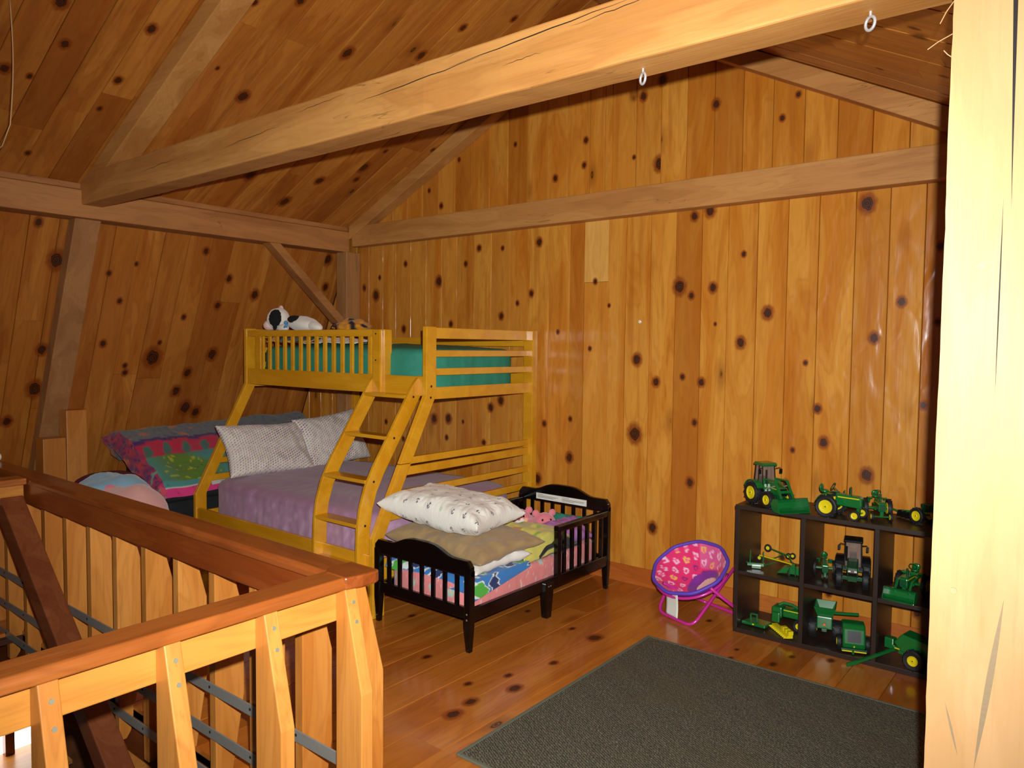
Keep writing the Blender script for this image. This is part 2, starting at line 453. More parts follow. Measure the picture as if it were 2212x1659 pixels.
K_BACK=[(-2.318,4.420,3.326,0.024),(-2.457,4.420,3.248,0.024),(-1.951,4.420,3.101,0.023),(-2.329,4.420,2.795,0.033),(-2.901,4.420,3.036,0.019),(-2.913,4.420,2.866,0.016),(-3.530,4.420,3.107,0.014),(-3.157,4.420,2.808,0.020),(-1.542,4.420,2.943,0.016),(-1.453,4.420,3.061,0.013),(-2.518,4.420,2.862,0.012),(-3.295,4.420,2.364,0.024),(-3.642,4.420,2.346,0.014),(-3.881,4.420,2.363,0.018),(-3.362,4.420,1.992,0.021),(-3.649,4.420,1.829,0.021),(-3.492,4.420,1.924,0.014),(-2.078,4.420,2.431,0.020),(-1.974,4.420,2.455,0.026),(-2.170,4.420,1.993,0.033),(-2.088,4.420,1.932,0.018),(-1.944,4.420,1.978,0.023),(-1.751,4.420,2.171,0.014),(-1.597,4.420,1.814,0.025),(-1.757,4.420,1.637,0.023),(-2.468,4.420,1.519,0.031),(-3.118,4.420,1.707,0.013),(-2.843,4.420,1.589,0.013),(-2.324,4.420,1.375,0.024),(-2.136,4.420,1.415,0.015),(-2.006,4.420,1.385,0.020),(-2.475,4.420,1.020,0.044),(-1.065,4.420,2.398,0.038),(-0.878,4.420,1.859,0.020),(-1.008,4.420,1.666,0.023),(-1.294,4.420,1.261,0.019),(-1.462,4.420,0.807,0.016),(-1.369,4.420,1.522,0.011),(-0.703,4.420,2.140,0.017),(-0.704,4.420,1.748,0.014),(-0.756,4.420,1.311,0.015),(-1.021,4.420,0.908,0.031),(-1.255,4.420,1.070,0.021),(-1.427,4.420,1.010,0.011),(-2.046,4.420,1.126,0.015),(-2.069,4.420,0.740,0.021),(-2.329,4.420,0.404,0.028),(-3.002,4.420,0.806,0.027),(-2.806,4.420,2.055,0.016),(-2.691,4.420,1.886,0.010),(-4.317,4.420,2.124,0.034),(-4.434,4.420,2.874,0.015),(-4.099,4.420,3.077,0.015),(-4.295,4.420,2.734,0.019),(-5.247,4.420,2.109,0.021),(-5.091,4.420,2.037,0.037),(-4.713,4.420,2.291,0.020),(-4.021,4.420,2.250,0.018),(-4.362,4.420,0.993,0.031),(-4.198,4.420,1.004,0.030),(-3.645,4.420,1.182,0.029),(-3.747,4.420,1.122,0.022),(-4.039,4.420,0.989,0.011),(-5.279,4.420,1.069,0.017),(-4.735,4.420,0.791,0.016),(-3.816,4.420,0.841,0.018),(-3.228,4.420,1.034,0.017),(-3.285,4.420,0.618,0.031),(-4.217,4.420,0.847,0.015),(-4.733,4.420,1.737,0.020),(-4.178,4.420,1.774,0.019),(-4.954,4.420,0.924,0.016),(-1.468,4.420,0.363,0.016),(-1.201,4.420,0.206,0.016),(-0.750,4.420,0.196,0.017),(-1.923,4.420,1.751,0.009),(-2.998,4.420,1.084,0.013),(-5.043,4.420,2.190,0.016)]
K_FLOOR=[(-2.151,3.442,0.000,0.031),(-2.181,2.453,0.000,0.023),(-2.311,2.579,0.000,0.013),(-2.164,2.319,0.000,0.026),(-2.112,2.684,0.000,0.026),(-2.222,2.771,0.000,0.014),(-2.136,3.031,0.000,0.016),(-2.323,3.473,0.000,0.013),(-1.470,3.672,0.000,0.012),(-1.486,3.798,0.000,0.010),(-1.272,3.736,0.000,0.016),(-1.058,3.975,0.000,0.014),(-1.228,3.892,0.000,0.012),(-1.775,4.097,0.000,0.014),(-2.678,2.669,0.000,0.017),(-2.687,3.533,0.000,0.014),(-3.163,3.028,0.000,0.016)]
K_LEFT=[(-5.639,2.053,2.154,0.044),(-5.952,2.851,1.481,0.052),(-5.941,3.348,1.506,0.035),(-5.562,3.093,2.318,0.022),(-5.651,3.340,2.128,0.023),(-5.704,3.606,2.014,0.032),(-5.540,4.243,2.366,0.038),(-5.652,4.302,2.126,0.026),(-5.902,2.454,1.588,0.021),(-5.754,2.515,1.905,0.017),(-5.924,2.050,1.541,0.030),(-6.057,2.045,1.256,0.040),(-6.166,1.900,1.023,0.027),(-6.154,3.219,1.048,0.040),(-6.176,3.321,1.001,0.032),(-5.801,3.031,1.805,0.019),(-6.013,3.168,1.351,0.031),(-6.086,3.104,1.195,0.031),(-6.008,2.659,1.362,0.018),(-5.533,1.911,2.382,0.024),(-6.315,2.397,0.703,0.036),(-5.897,2.881,1.600,0.015),(-5.628,2.586,2.177,0.014),(-5.665,2.405,2.097,0.017),(-5.982,2.648,1.417,0.018),(-5.753,3.295,1.909,0.023)]
K_ROOFL=[(-4.044,1.954,3.265,0.025),(-4.436,1.950,3.079,0.021),(-4.561,1.433,3.020,0.024),(-4.570,1.551,3.015,0.015),(-4.298,2.646,3.145,0.029),(-3.758,3.029,3.401,0.029),(-3.579,3.490,3.486,0.024),(-4.935,2.299,2.842,0.024),(-4.968,3.110,2.826,0.031),(-4.865,3.648,2.875,0.029),(-4.769,3.935,2.921,0.022),(-5.168,3.540,2.731,0.033),(-4.628,3.888,2.988,0.033),(-4.066,1.524,3.255,0.027),(-3.677,2.337,3.439,0.015),(-3.565,2.552,3.493,0.020),(-4.154,2.393,3.213,0.011),(-4.415,3.929,3.089,0.014),(-4.271,4.296,3.157,0.015),(-4.300,1.626,3.143,0.022),(-3.094,3.845,3.717,0.018),(-3.295,3.579,3.621,0.018),(-4.677,1.949,2.964,0.014),(-5.155,1.731,2.738,0.014)]
K_ROOFR=[(-0.613,3.128,2.792,0.014),(-0.613,3.221,2.792,0.018),(-0.608,3.740,2.789,0.012),(-0.918,3.950,2.948,0.011)]

# ------------------------------------------------------------------ the setting
WY = 4.42                       # face of the back wall boards
RX, RZ = -2.745, 3.88           # ridge
def zl(x): return 2.64 + 0.475 * (x + 5.36)
def zr(x): return 3.237 - 0.511 * (x + 1.484)
def xleft(z): return -5.51 - 0.466 * (2.43 - z)

def knots_on(planks, kn, nrm, along, el=1.3):
    for x, y, z, r in kn:
        best = None
        P = Vector((x, y, z))
        for o in planks:
            q = o.matrix_basis.inverted() @ P
            vx, vy, vz = zip(*[v.co for v in o.data.vertices])
            if min(vx) <= q.x <= max(vx) and min(vy) <= q.y <= max(vy):
                best = (o, q, max(vz)); break
        if best is None:
            continue
        o, q, t = best
        add_knot(o, None, o.matrix_basis @ Vector((q.x, q.y, t)), nrm, along, r * (0.9 + 0.2 * random.random()), el)

# back wall
b = B().prism([(-7.0, -0.3), (1.6, -0.3), (1.6, 2.2), (RX, RZ + 0.1), (-7.0, 2.0)], WY + 0.02, WY + 0.14, 'y')
wall_back = struct(mesh_obj('wall_back', b, 'backing'))
frB = frame((0, WY + 0.02, 0), (1, 0, 0), (0, 0, 1), (0, -1, 0))
seams = [-5.35, -5.185, -5.001, -4.834, -4.65, -4.468, -4.286, -4.116, -3.932, -3.755, -3.567, -3.386, -3.204, -3.021, -2.9, -2.703, -2.566, -2.381, -2.201, -2.024, -1.851, -1.669, -1.49, -1.315, -1.122, -0.949, -0.778]
seams = [-5.35 - 0.178 * k for k in range(7, 0, -1)] + seams + [-0.778 + 0.178 * k for k in range(1, 13)]
bp = []
for a, c in zip(seams[:-1], seams[1:]):
    top = 2.56
    if (a + c) / 2 < -5.45:
        za, zc = min(top, 2.43 + (a + 5.47) / 0.466), min(top, 2.43 + (c + 5.47) / 0.466)
    else:
        za = zc = top
    if max(za, zc) < 0.2:
        continue
    za, zc = max(za, 0.02), max(zc, 0.02)
    lift = random.uniform(-0.0015, 0.0015)
    if abs(a + 2.9) < 0.01:
        bp.append(plank(wall_back, frB, [(a, 0), (c, 0), (c, 2.049), (a, 2.049)], 'wall', lift=lift))
        bp.append(plank(wall_back, frB, [(a, 2.051), (c, 2.051), (c, 2.56), (a, 2.56)], 'wall_pale', lift=0.001))
    else:
        bp.append(plank(wall_back, frB, [(a, 0), (c, 0), (c, zc), (a, za)], 'wall', lift=lift))
def zgable(x): return min(zl(x), zr(x)) + 0.03
x = -5.6
while x < 0.9:
    c = x + 0.182
    za, zc = zgable(x), zgable(c)
    if max(za, zc) > 2.6:
        if x < RX < c:
            for p, q in ((x, RX), (RX, c)):
                bp.append(plank(wall_back, frB, [(p, 2.57), (q, 2.57), (q, zgable(q)), (p, zgable(p))], 'wall'))
        else:
            bp.append(plank(wall_back, frB, [(x, 2.57), (c, 2.57), (c, max(zc, 2.575)), (x, max(za, 2.575))], 'wall', lift=random.uniform(-0.0015, 0.0015)))
    x = c
knots_on(bp, K_BACK, (0, -1, 0), (0, 0, 1), 1.25)

# left wall: steep lower slope of the gambrel
sl = Vector((0.466, 0, 1)).normalized()
nl = Vector((1, 0, -0.466)).normalized()
wall_left = struct(mesh_obj('wall_left', B().prism([(xleft(-0.1) - 0.02, -0.1), (xleft(2.7) - 0.02, 2.7), (xleft(2.7) - 0.12, 2.7), (xleft(-0.1) - 0.12, -0.1)], -1.5, WY + 0.1, 'y'), 'backing'))
frL = frame(Vector((xleft(0), 0, 0)) - nl * 0.02, (0, 1, 0), sl, nl)
L_len = 2.62 * math.sqrt(1 + 0.466 ** 2)
lp = []
y = -0.5
while y < WY + 0.01:
    c = min(y + 0.18 + random.uniform(-0.012, 0.012), WY + 0.02)
    cuts = [0.0]
    if random.random() < 0.75:
        cuts.append(random.uniform(0.5, 2.3))
    cuts.append(L_len)
    for p, q in zip(cuts[:-1], cuts[1:]):
        lp.append(plank(wall_left, frL, [(y, p + 0.001), (c, p + 0.001), (c, q - 0.001), (y, q - 0.001)], 'roof', lift=random.uniform(-0.002, 0.002)))
    y = c
knots_on(lp, K_LEFT, nl, sl, 1.3)

# ceiling: the two upper slopes
def slope(name, x0, x1, zf, ax, kn):
    p0, p1 = Vector((x0, 0, zf(x0))), Vector((x1, 0, zf(x1)))
    d = (p1 - p0).normalized()
    n = Vector((d.z, 0, -d.x))
    if n.z > 0: n = -n
    ln = (p1 - p0).length
    back = B().prism([(p0 - n * 0.02).xz[:], (p1 - n * 0.02).xz[:], (p1 - n * 0.12).xz[:], (p0 - n * 0.12).xz[:]], -1.5, WY + 0.1, 'y')
    par = struct(mesh_obj(name, back, 'backing'))
    ux = d.cross(n)
    fr = frame(p0 - n * 0.02, ux, d, n)
    sg = 1 if ux.y > 0 else -1
    out = []
    y = -0.6
    while y < WY:
        c = min(y + 0.18 + random.uniform(-0.015, 0.015), WY + 0.01)
        cuts = [0.0]
        s = random.uniform(0.4, 2.0)
        while s < ln - 0.3:
            cuts.append(s); s += random.uniform(1.2, 2.6)
        cuts.append(ln)
        for p, q in zip(cuts[:-1], cuts[1:]):
            l, r = sorted((y * sg, c * sg))
            out.append(plank(par, fr, [(l, p + 0.001), (r, p + 0.001), (r, q - 0.001), (l, q - 0.001)], 'roof', lift=random.uniform(-0.002, 0.002)))
        y = c
    knots_on(out, kn, n, d, 1.5)
    return par
ceiling_left = slope('ceiling', -5.6, RX, zl, 1, K_ROOFL)
slope('ceiling', 1.2, RX, zr, -1, K_ROOFR)

# floor: boards along the depth of the room, open over the stairs
SX0, SX1, SY1 = -4.62, -1.715, 1.475
floor = struct(mesh_obj('floor', B().box(-7.0, SX0, -1.0, WY + 0.02, -0.05, -0.02).box(SX0, SX1, SY1, WY + 0.02, -0.05, -0.02).box(SX1, 1.6, -1.0, WY + 0.02, -0.05, -0.02), 'backing'))
frF = frame((0, 0, -0.02), (1, 0, 0), (0, 1, 0), (0, 0, 1))
fp = []
x = -6.75
while x < 1.5:
    c = x + 0.19
    if x < SX1 - 0.01 and c > SX1 - 0.095: c = SX1
    segs = [(-0.9, WY)]
    if x < SX1 and c > SX0:
        segs = [(SY1, WY)]
    for y0, y1 in segs:
        cuts = [y0]
        if random.random() < 0.5:
            cuts.append(random.uniform(y0 + 0.6, y1 - 0.6))
        cuts.append(y1)
        for p, q in zip(cuts[:-1], cuts[1:]):
            xr = c
            fp.append(plank(floor, frF, [(x, p + 0.0008), (xr, p + 0.0008), (xr, q - 0.0008), (x, q - 0.0008)], 'floor', c=0.0025, lift=random.uniform(-0.0012, 0)))
    x = c
knots_on(fp, K_FLOOR, (0, 0, 1), (0, 1, 0), 1.5)
b = B().prism([(WY - 0.018, 0.0), (WY, 0.0), (WY, 0.118), (WY - 0.008, 0.118), (WY - 0.018, 0.104)], -5.2, 1.4, 'x')
struct(mesh_obj('baseboard_back', b, wood('baseboard_pine', lin(196, 112, 44), lin(176, 90, 30), lin(110, 46, 12), 'x', 0.35, 0.1, 0.2, 0.1)))

# timber frame
def beam(name, b, mat, label, group='timbers of the roof frame', bevel=0.006):
    o = mesh_obj(name, b, mat, bevel=bevel)
    return tag(o, label, 'beam', group)
TB = 2.503
tie = thing('tie_beam', 'thick rough-sawn beam crossing overhead from wall plate to near post, carrying two eye bolts', 'beam', (-2.8, 2.17, TB), group='timbers of the roof frame')
N_ = 40
def wob(k, s): return 0.004 * noise.noise(Vector((k * 0.7, s, 0)))
b = B()
vs, fs = [], []
for i in range(N_ + 1):
    xx = -5.36 + (5.36 - 0.2) * i / N_
    bk = 2.235 + 0.03 * i / N_
    vs += [(xx, 2.098 + wob(i, 1), TB + wob(i, 2)), (xx, bk + wob(i, 3), TB + wob(i, 4)), (xx, bk, 2.70), (xx, 2.098 + wob(i, 5), 2.70 + wob(i, 6) + 0.012 * i / N_)]
for i in range(N_):
    for k in range(4):
        fs.append((4 * i + k, 4 * i + (k + 1) % 4, 4 * i + 4 + (k + 1) % 4, 4 * i + 4 + k))
fs += [(3, 2, 1, 0), tuple(4 * N_ + k for k in range(4))]
b.add(vs, fs)
mesh_obj('timber', b, 'beam_x', tie, bevel=0.008)
def crack(parent, pts, wid, nrm, depth=0.0015, name='crack', mat='hole', grow=False):
    """long drying crack: a sliver following the grain"""
    b = B()
    n = Vector(nrm)
    L, R_ = [], []
    for i, p in enumerate(pts):
        p = Vector(p)
        t = (Vector(pts[min(i + 1, len(pts) - 1)]) - Vector(pts[max(i - 1, 0)])).normalized()
        sd = t.cross(n).normalized() * wid * ((i + 0.3) / len(pts) if grow else math.sin(PI * (i + 0.15) / (len(pts) - 0.7))) * 0.5
        L.append(p + sd + n * depth); R_.append(p - sd + n * depth)
    k = len(pts)
    b.add(L + R_, [(i, i + 1, k + i + 1, k + i) for i in range(k - 1)])
    return mesh_obj(name, b, mat, parent)
for xs, zs, ln, wd in ((-2.55, 2.625, 0.75, 0.007), (-2.0, 2.655, 0.8, 0.008), (-1.45, 2.665, 0.35, 0.005), (-3.6, 2.60, 0.5, 0.005), (-4.5, 2.60, 0.45, 0.004), (-1.75, 2.60, 0.2, 0.004), (-3.0, 2.66, 0.4, 0.004)):
    crack(tie, [(xs + ln * k / 10, 2.0985, zs + 0.05 * ln * k / 10 + 0.006 * noise.noise(Vector((xs, k * 0.8, 0)))) for k in range(11)], wd * 0.55, (0, -1, 0), 0.003)

beam('tie_beam', B().box(-5.3, 0.6, WY - 0.10, WY - 0.001, 2.468, 2.645), 'beam_x', 'long horizontal beam across the back plank wall, below the gable')
beam('wall_plate', B().box(-5.56, -5.33, -0.8, WY - 0.1, 2.42, 2.60), 'beam_y', 'horizontal wall plate beam along the top of the left sloped wall')
beam('wall_plate', B().box(-5.56, -5.345, -0.8, WY - 0.1, 2.604, 2.645), 'beam_y', 'thin board lying along the top of the left wall plate')
def rafter(y0, y1, xa, xb, zf, dep, label):
    b = B().prism([(xa, zf(xa) - 0.004), (xb, zf(xb) - 0.004), (xb, zf(xb) - dep), (xa, zf(xa) - dep)], 0, y1 - y0, 'y')
    o = mesh_obj('rafter', b, 'beam_x', bevel=0.005)
    o.location.y = y0
    return tag(o, label, 'beam', 'timbers of the roof frame')
rafter(WY - 0.11, WY - 0.002, -5.33, RX, zl, 0.12, 'rafter running up the left gable edge along the back wall')
rafter(WY - 0.11, WY - 0.002, 0.2, RX, zr, 0.12, 'rafter running up the right gable edge along the back wall')
rafter(2.10, 2.25, -5.36, RX, zl, 0.13, 'wide rafter climbing the left ceiling from the near tie beam end')
rafter(2.10, 2.25, -0.34, RX, zr, 0.13, 'rafter on the right ceiling above the near tie beam')
def slope_post(y0, y1, label, z0=0.0):
    b = B().prism([(xleft(z0) + 0.115, z0), (xleft(2.44) + 0.115, 2.44), (xleft(2.44) + 0.0, 2.44), (xleft(z0), z0)], y0, y1, 'y')
    return beam('slanted_post', b, 'beam_z', label)
slope_post(2.085, 2.25, 'slanted post on the left wall under the near tie beam')
beam('corner_post', B().box(-5.44, -5.30, WY - 0.16, WY - 0.004, 0.0, 2.42), 'beam_z', 'upright corner post where left slope meets the back wall')
b = B().bar((-5.40, 3.52, 2.47), (-5.40, 4.30, 1.76), 0.07, 0.11)
beam('diagonal_brace', b, 'beam_y', 'short diagonal brace from the wall plate down to the corner post')
# short cut boards at the foot of the slanted post
kb = thing('post_foot_boards', 'two short pale boards stepped side by side at the foot of the slanted post', 'boards', (-5.95, 2.18, 0))
for y0, y1, zt in ((2.185, 2.325, 1.10), (2.03, 2.18, 0.905)):
    mesh_obj('board', B().box(-6.02, -5.88, y0, y1, 0.0, zt), 'bal', kb, bevel=0.004)
# post on the right, close to the camera
post = thing('post', 'pale bright timber post at the right edge, nearest the camera, with a long crack', 'post', (-0.18, 2.16, 0))
b = B()
vs, fs = [], []
for i in range(61):
    z = 2.47 * i / 60
    e = 0.003 * noise.noise(Vector((0, 3, z * 4))) + 0.0015 * noise.noise(Vector((0, 9, z * 22)))
    vs += [(-0.322 + e, 2.062, z), (-0.03, 2.062, z), (-0.03, 2.29, z), (-0.318 + e, 2.29, z)]
for i in range(60):
    for k in range(4):
        fs.append((4 * i + k, 4 * i + (k + 1) % 4, 4 * i + 4 + (k + 1) % 4, 4 * i + 4 + k))
fs += [(3, 2, 1, 0), (240, 241, 242, 243)]
b.add(vs, fs)
mesh_obj('timber', b, 'post', post)
crack(post, [(-0.199 + 0.010 * (1 - k / 14) + 0.004 * noise.noise(Vector((k, 0, 4))), 2.061, 1.93 + 0.53 * k / 14) for k in range(15)], 0.011, (0, -1, 0), 0.002, grow=True)
crack(post, [(-0.205 + 0.003 * noise.noise(Vector((k * 2, 0, 4))), 2.061, 1.5 + 0.45 * k / 10) for k in range(11)], 0.003, (0, -1, 0), 0.002)
crack(post, [(-0.215 + 0.045 * k / 10, 2.061, 0.6 + 0.42 * k / 10) for k in range(11)], 0.014, (0, -1, 0), 0.002, mat='check')
crack(post, [(-0.25 - 0.03 * k / 6, 2.061, 0.62 + 0.12 * k / 6) for k in range(7)], 0.005, (0, -1, 0), 0.002, mat='check')
for px, pz in ((-0.273, 1.02), (-0.241, 1.80)):
    mesh_obj('wooden_peg', B().cyl((px, 2.0625, pz), (px, 2.058, pz), 0.008, 14), 'peg', post, smooth=40)
for k, (z, dz, dx) in enumerate(((2.44, -0.055, -0.03), (2.36, -0.03, -0.055), (2.30, 0.02, -0.02))):
    mesh_obj('splinter', B().tube([(-0.32, 2.08, z), (-0.32 + dx * 0.6, 2.075, z + dz * 0.5), (-0.32 + dx, 2.07, z + dz)], 0.0012, 5), 'post', post)
# eye bolts
for k, (ex, lab) in enumerate(((-1.218, 'galvanised eye bolt under the beam, nearer the middle of the beam'), (-0.535, 'galvanised eye bolt under the beam, beside the right post'))):
    e = thing('eye_bolt', lab, 'eye bolt', (ex, 2.185, TB), group='eye bolts in the tie beam')
    mesh_obj('shank', B().cyl((ex, 2.185, TB + 0.02), (ex, 2.185, TB - 0.016), 0.004, 10), 'steel', e, smooth=40)
    pts = [(ex + 0.016 * math.sin(2 * PI * i / 24) * 0.85, 2.185 + 0.016 * math.sin(2 * PI * i / 24) * -0.5, TB - 0.031 + 0.0175 * math.cos(2 * PI * i / 24)) for i in range(24)]
    mesh_obj('ring', B().tube(pts, 0.0042, 8, True), 'steel', e, smooth=True)
# thin cord hanging at the far left
pts = [(-6.0 + 0.25 * 0 + xo, 1.0 + 0.0, z) for xo, z in ()]
cordp = []
for t in range(13):
    u = t / 12
    cordp.append(Vector((-4.05, 1.30, 3.18)).lerp(Vector((-4.08, 1.30, 2.62)), u) + Vector((0, 0.012 * math.sin(u * PI), 0)))
cordp += [Vector((-4.16, 1.29, 2.53)), Vector((-4.26, 1.28, 2.50))]
tag(mesh_obj('hanging_cord', B().tube(cordp, 0.003, 6), 'cord', smooth=True), 'thin pale cord hanging from the ceiling at the far left', 'cord')

tag(mesh_obj('wall_pin', B().lathe([(0.004, 0.0), (0.011, -0.003), (0.011, -0.007), (0.006, -0.010)], (-2.449, WY - 0.001, 1.772), 'y', 14), 'eyewhite', smooth=40), 'tiny white round pin on the back plank wall above the toddler bed', 'pin')

# the stairwell and the storey below
struct(mesh_obj('trim_1', B().box(-7.0, SX1 + 0.03, SY1, SY1 + 0.03, -0.32, -0.021), 'fascia'))
struct(mesh_obj('trim_2', B().box(SX1, SX1 + 0.03, -1.0, SY1, -0.32, -0.021), 'fascia'))
struct(mesh_obj('floor_lower', B().box(-8, 1.5, -2, 4.5, -2.55, -2.5), 'lowerwall'))
WX = -6.22
lw = B().box(WX - 0.1, WX, -2, 4.4, -2.5, -1.47).box(WX - 0.1, WX, -2, 4.4, -0.95, -0.05).box(WX - 0.1, WX, -2, 1.5, -1.47, -0.95).box(WX - 0.1, WX, 2.12, 4.4, -1.47, -0.95)
struct(mesh_obj('wall_lower', lw, 'lowerwall'))
win = bpy.data.objects.new('window_1', None); COL.objects.link(win); win.location = (WX, 1.8, -1.45); struct(win)
for y0, y1 in ((1.5, 1.855), (1.915, 2.12)):
    mesh_obj('pane', B().box(WX - 0.06, WX - 0.05, y0, y1, -1.45, -0.95), 'daylight', win)
mesh_obj('mullion', B().box(WX - 0.05, WX + 0.01, 1.855, 1.915, -1.45, -0.95), 'fascia', win)
mesh_obj('jamb', B().prism([(2.0, -0.93), (2.2, -0.93), (2.2, -1.47), (2.1, -1.47)], WX - 0.045, WX + 0.03, 'x'), 'fascia', win)
mesh_obj('window_sill', B().box(WX - 0.05, WX + 0.42, 1.2, 2.15, -1.48, -1.452), 'skirt_y', win)

# ------------------------------------------------------------------ stair railing
def baluster(parent, name, c, axis, inner, sgn, floorz=0.0):
    """board on edge, outer edge bevelled towards cap and foot; axis = direction of the rail"""
    prof = [(0, 0.885), (0.042, 0.885), (0.117, 0.59), (0.117, 0.28), (0.05, -0.11), (0.03, -0.14), (0, -0.14)]
    pts = [(inner + sgn * d, z) for d, z in prof]
    return mesh_obj(name, B().prism(pts, c - 0.021, c + 0.021, axis), 'bal', parent, bevel=0.003)
rail = thing('stair_railing', 'far stair railing in dark-stained wood, between the stairwell and the beds', 'railing', (-3.2, 1.43, 0))
b = B().prism([(1.372, 0.886), (1.372, 0.905), (1.382, 0.92), (1.476, 0.92), (1.487, 0.905), (1.487, 0.886)], -5.35, -1.705, 'x')
mesh_obj('cap_rail', b, 'rail_x', rail, bevel=0.004)
mesh_obj('skirt_board', B().box(-5.35, -1.76, 1.384, 1.414, 0.78, 0.886), 'skirt_x', rail, bevel=0.004)
xs = [-4.403 - 0.268 * k for k in (3, 2, 1)] + [-4.403 + 0.2645 * k for k in range(10)] + [-1.768]
for x in xs:
    baluster(rail, 'baluster', x + 0.021, 'x', 1.415, 1)
for zz in (0.335, 0.165, 0.0):
    st = mesh_obj('steel_strap', B().box(-5.3, -1.78, 1.404, 1.4095, zz - 0.02, zz + 0.02), 'iron', rail, bevel=0.001)
    for x in xs:
        mesh_obj('strap_screw', B().cyl((x + 0.021, 1.406, zz + 0.004), (x + 0.021, 1.402, zz + 0.004), 0.005, 10), 'hole', st)
rail2 = thing('stair_railing', 'near stair railing in honey pine, running towards the camera at lower left', 'railing', (-1.75, 0.8, 0))
b = B().prism([(-1.822, 0.886), (-1.822, 0.905), (-1.812, 0.92), (-1.718, 0.92), (-1.707, 0.905), (-1.707, 0.886)], -0.25, 1.487, 'y')
mesh_obj('cap_rail', b, 'rail_y', rail2, bevel=0.004)
mesh_obj('cap_corner', B().prism([(-1.80, 1.366), (-1.706, 1.366), (-1.692, 1.42), (-1.692, 1.47), (-1.70, 1.490), (-1.83, 1.490), (-1.83, 1.40)], 0.8845, 0.9225, 'z'), 'rail_x', rail2, bevel=0.006)
mesh_obj('skirt_board', B().box(-1.785, -1.755, -0.25, 1.41, 0.782, 0.886), 'skirt_y', rail2, bevel=0.004)
for k in range(6):
    y = 1.392 - 0.267 * k
    bl = baluster(rail2, 'baluster', y + 0.0, 'y', -1.755, 1)
    for zz in (0.79, 0.845):
        d = 0.042 + 0.075 * (0.885 - zz) / 0.295
        mesh_obj('screw_head', B().cyl((-1.757 + d, y + 0.002, zz), (-1.7525 + d, y + 0.002, zz + 0.001), 0.0055, 12), 'screw', bl)
rail3 = thing('stair_railing', 'short return rail at the left end of the stairwell, partly out of frame', 'railing', (-4.2, 1.0, 0))
mesh_obj('cap_rail', B().box(-4.30, -4.185, 0.2, 1.37, 0.886, 0.919), 'rail_y', rail3, bevel=0.006)
mesh_obj('skirt_board', B().box(-4.26, -4.23, 0.2, 1.37, 0.79, 0.886), 'skirt_y', rail3, bevel=0.004)
mesh_obj('newel', B().box(-4.29, -4.20, 0.2, 0.29, -0.3, 0.886), 'bal', rail3, bevel=0.004)
# stairs
stairs = thing('staircase', 'dark wooden stairs with a square sloping handrail, going down under the near railing', 'stairs', (-3.5, 0.9, -1.2))
hb = B().bar((-4.21, 1.30, 0.80), (-2.6, 1.30, -0.52), 0.10, 0.10)
mesh_obj('handrail', hb, 'handrail', stairs, bevel=0.006)
for k in range(9):
    x0, z0 = -4.25 + 0.25 * k, -0.20 - 0.21 * k
    mesh_obj('tread', B().box(x0, x0 + 0.29, 0.25, 1.0, z0 - 0.04, z0), 'fascia', stairs, bevel=0.004)
for yy in (0.21, 1.0):
    mesh_obj('stringer', B().prism([(-4.4, -0.05), (-4.15, -0.05), (-1.75, -2.05), (-1.75, -2.35), (-2.0, -2.35), (-4.4, -0.40)], yy, yy + 0.04, 'y'), 'fascia', stairs, bevel=0.003)
mesh_obj('landing_board', B().prism([(-3.22, -0.13), (-1.8, -0.13), (-1.8, -0.30), (-3.0, -0.30)], 1.33, 1.40, 'y'), 'bal', stairs, bevel=0.003)

# ------------------------------------------------------------------ bunk bed
bunk = thing('bunk_bed', 'honey-coloured wooden bunk bed with slatted guard rail and curved ladder', 'bunk bed', (-4.3, 3.6, 0))
BX0, BX1 = -5.317, -3.288
def bk(name, b, parent=bunk, bevel=0.004, mat='bunk'):
    return mesh_obj(name, b, mat, parent, bevel=bevel)
def ypost(z):   # front edge of the slanted front posts
    if z > 1.29: return 3.262
    if z > 0.47: return 2.835 + (3.262 - 2.835) * (z - 0.47) / 0.82
    return 2.835
for x0, x1 in ((BX0, BX0 + 0.036), (BX1 - 0.036, BX1)):
    zs = [0.885, 1.0, 1.15, 1.26, 1.29, 1.33, 1.717]
    pst = bk('front_post', B().strip([(ypost(z), z) for z in zs], [(ypost(z) + 0.088 - (0.0 if z > 1.2 else 0.0), z) for z in zs], x0, x1))
    zs = [0.0, 0.40, 0.47, 0.55, 0.7, 0.882]
    bk('lower_front_post', B().strip([(ypost(z), z) for z in zs], [(ypost(z) + 0.088, z) for z in zs], x0, x1))
    bk('back_post', B().box(min(x0, x1 - 0.06), max(x1, x0 + 0.06) if x0 > -4 else x0 + 0.06, 4.315, 4.375, 0.0, 1.717))
    if x0 > -4:
        for y, z in ((3.305, 1.345), (3.30, 1.275)):
            mesh_obj('bolt_hole', B().cyl((x1 - 0.002, y, z), (x1 + 0.0012, y, z), 0.0075, 12), 'hole', pst)
        for z in (1.69, 1.36, 1.29):
            mesh_obj('bolt_hole', B().cyl((x1 - 0.002, 4.345, z), (x1 + 0.0012, 4.345, z), 0.006, 12), 'hole', pst)
    xm = (x0 + x1) / 2
    for nm, z0, z1 in (('end_rail', 1.643, 1.712), ('end_rail', 1.528, 1.57), ('end_rail', 1.412, 1.456), ('end_rail', 1.262, 1.338), ('lower_end_rail', 0.877, 0.92), ('lower_end_rail', 0.812, 0.864), ('lower_end_rail', 0.684, 0.727), ('lower_end_rail', 0.556, 0.603), ('lower_end_rail', 0.18, 0.34)):
        bk(nm, B().box(xm - 0.011, xm + 0.011, ypost((z0 + z1) / 2) + 0.08, 4.318, z0, z1), bevel=0.003)
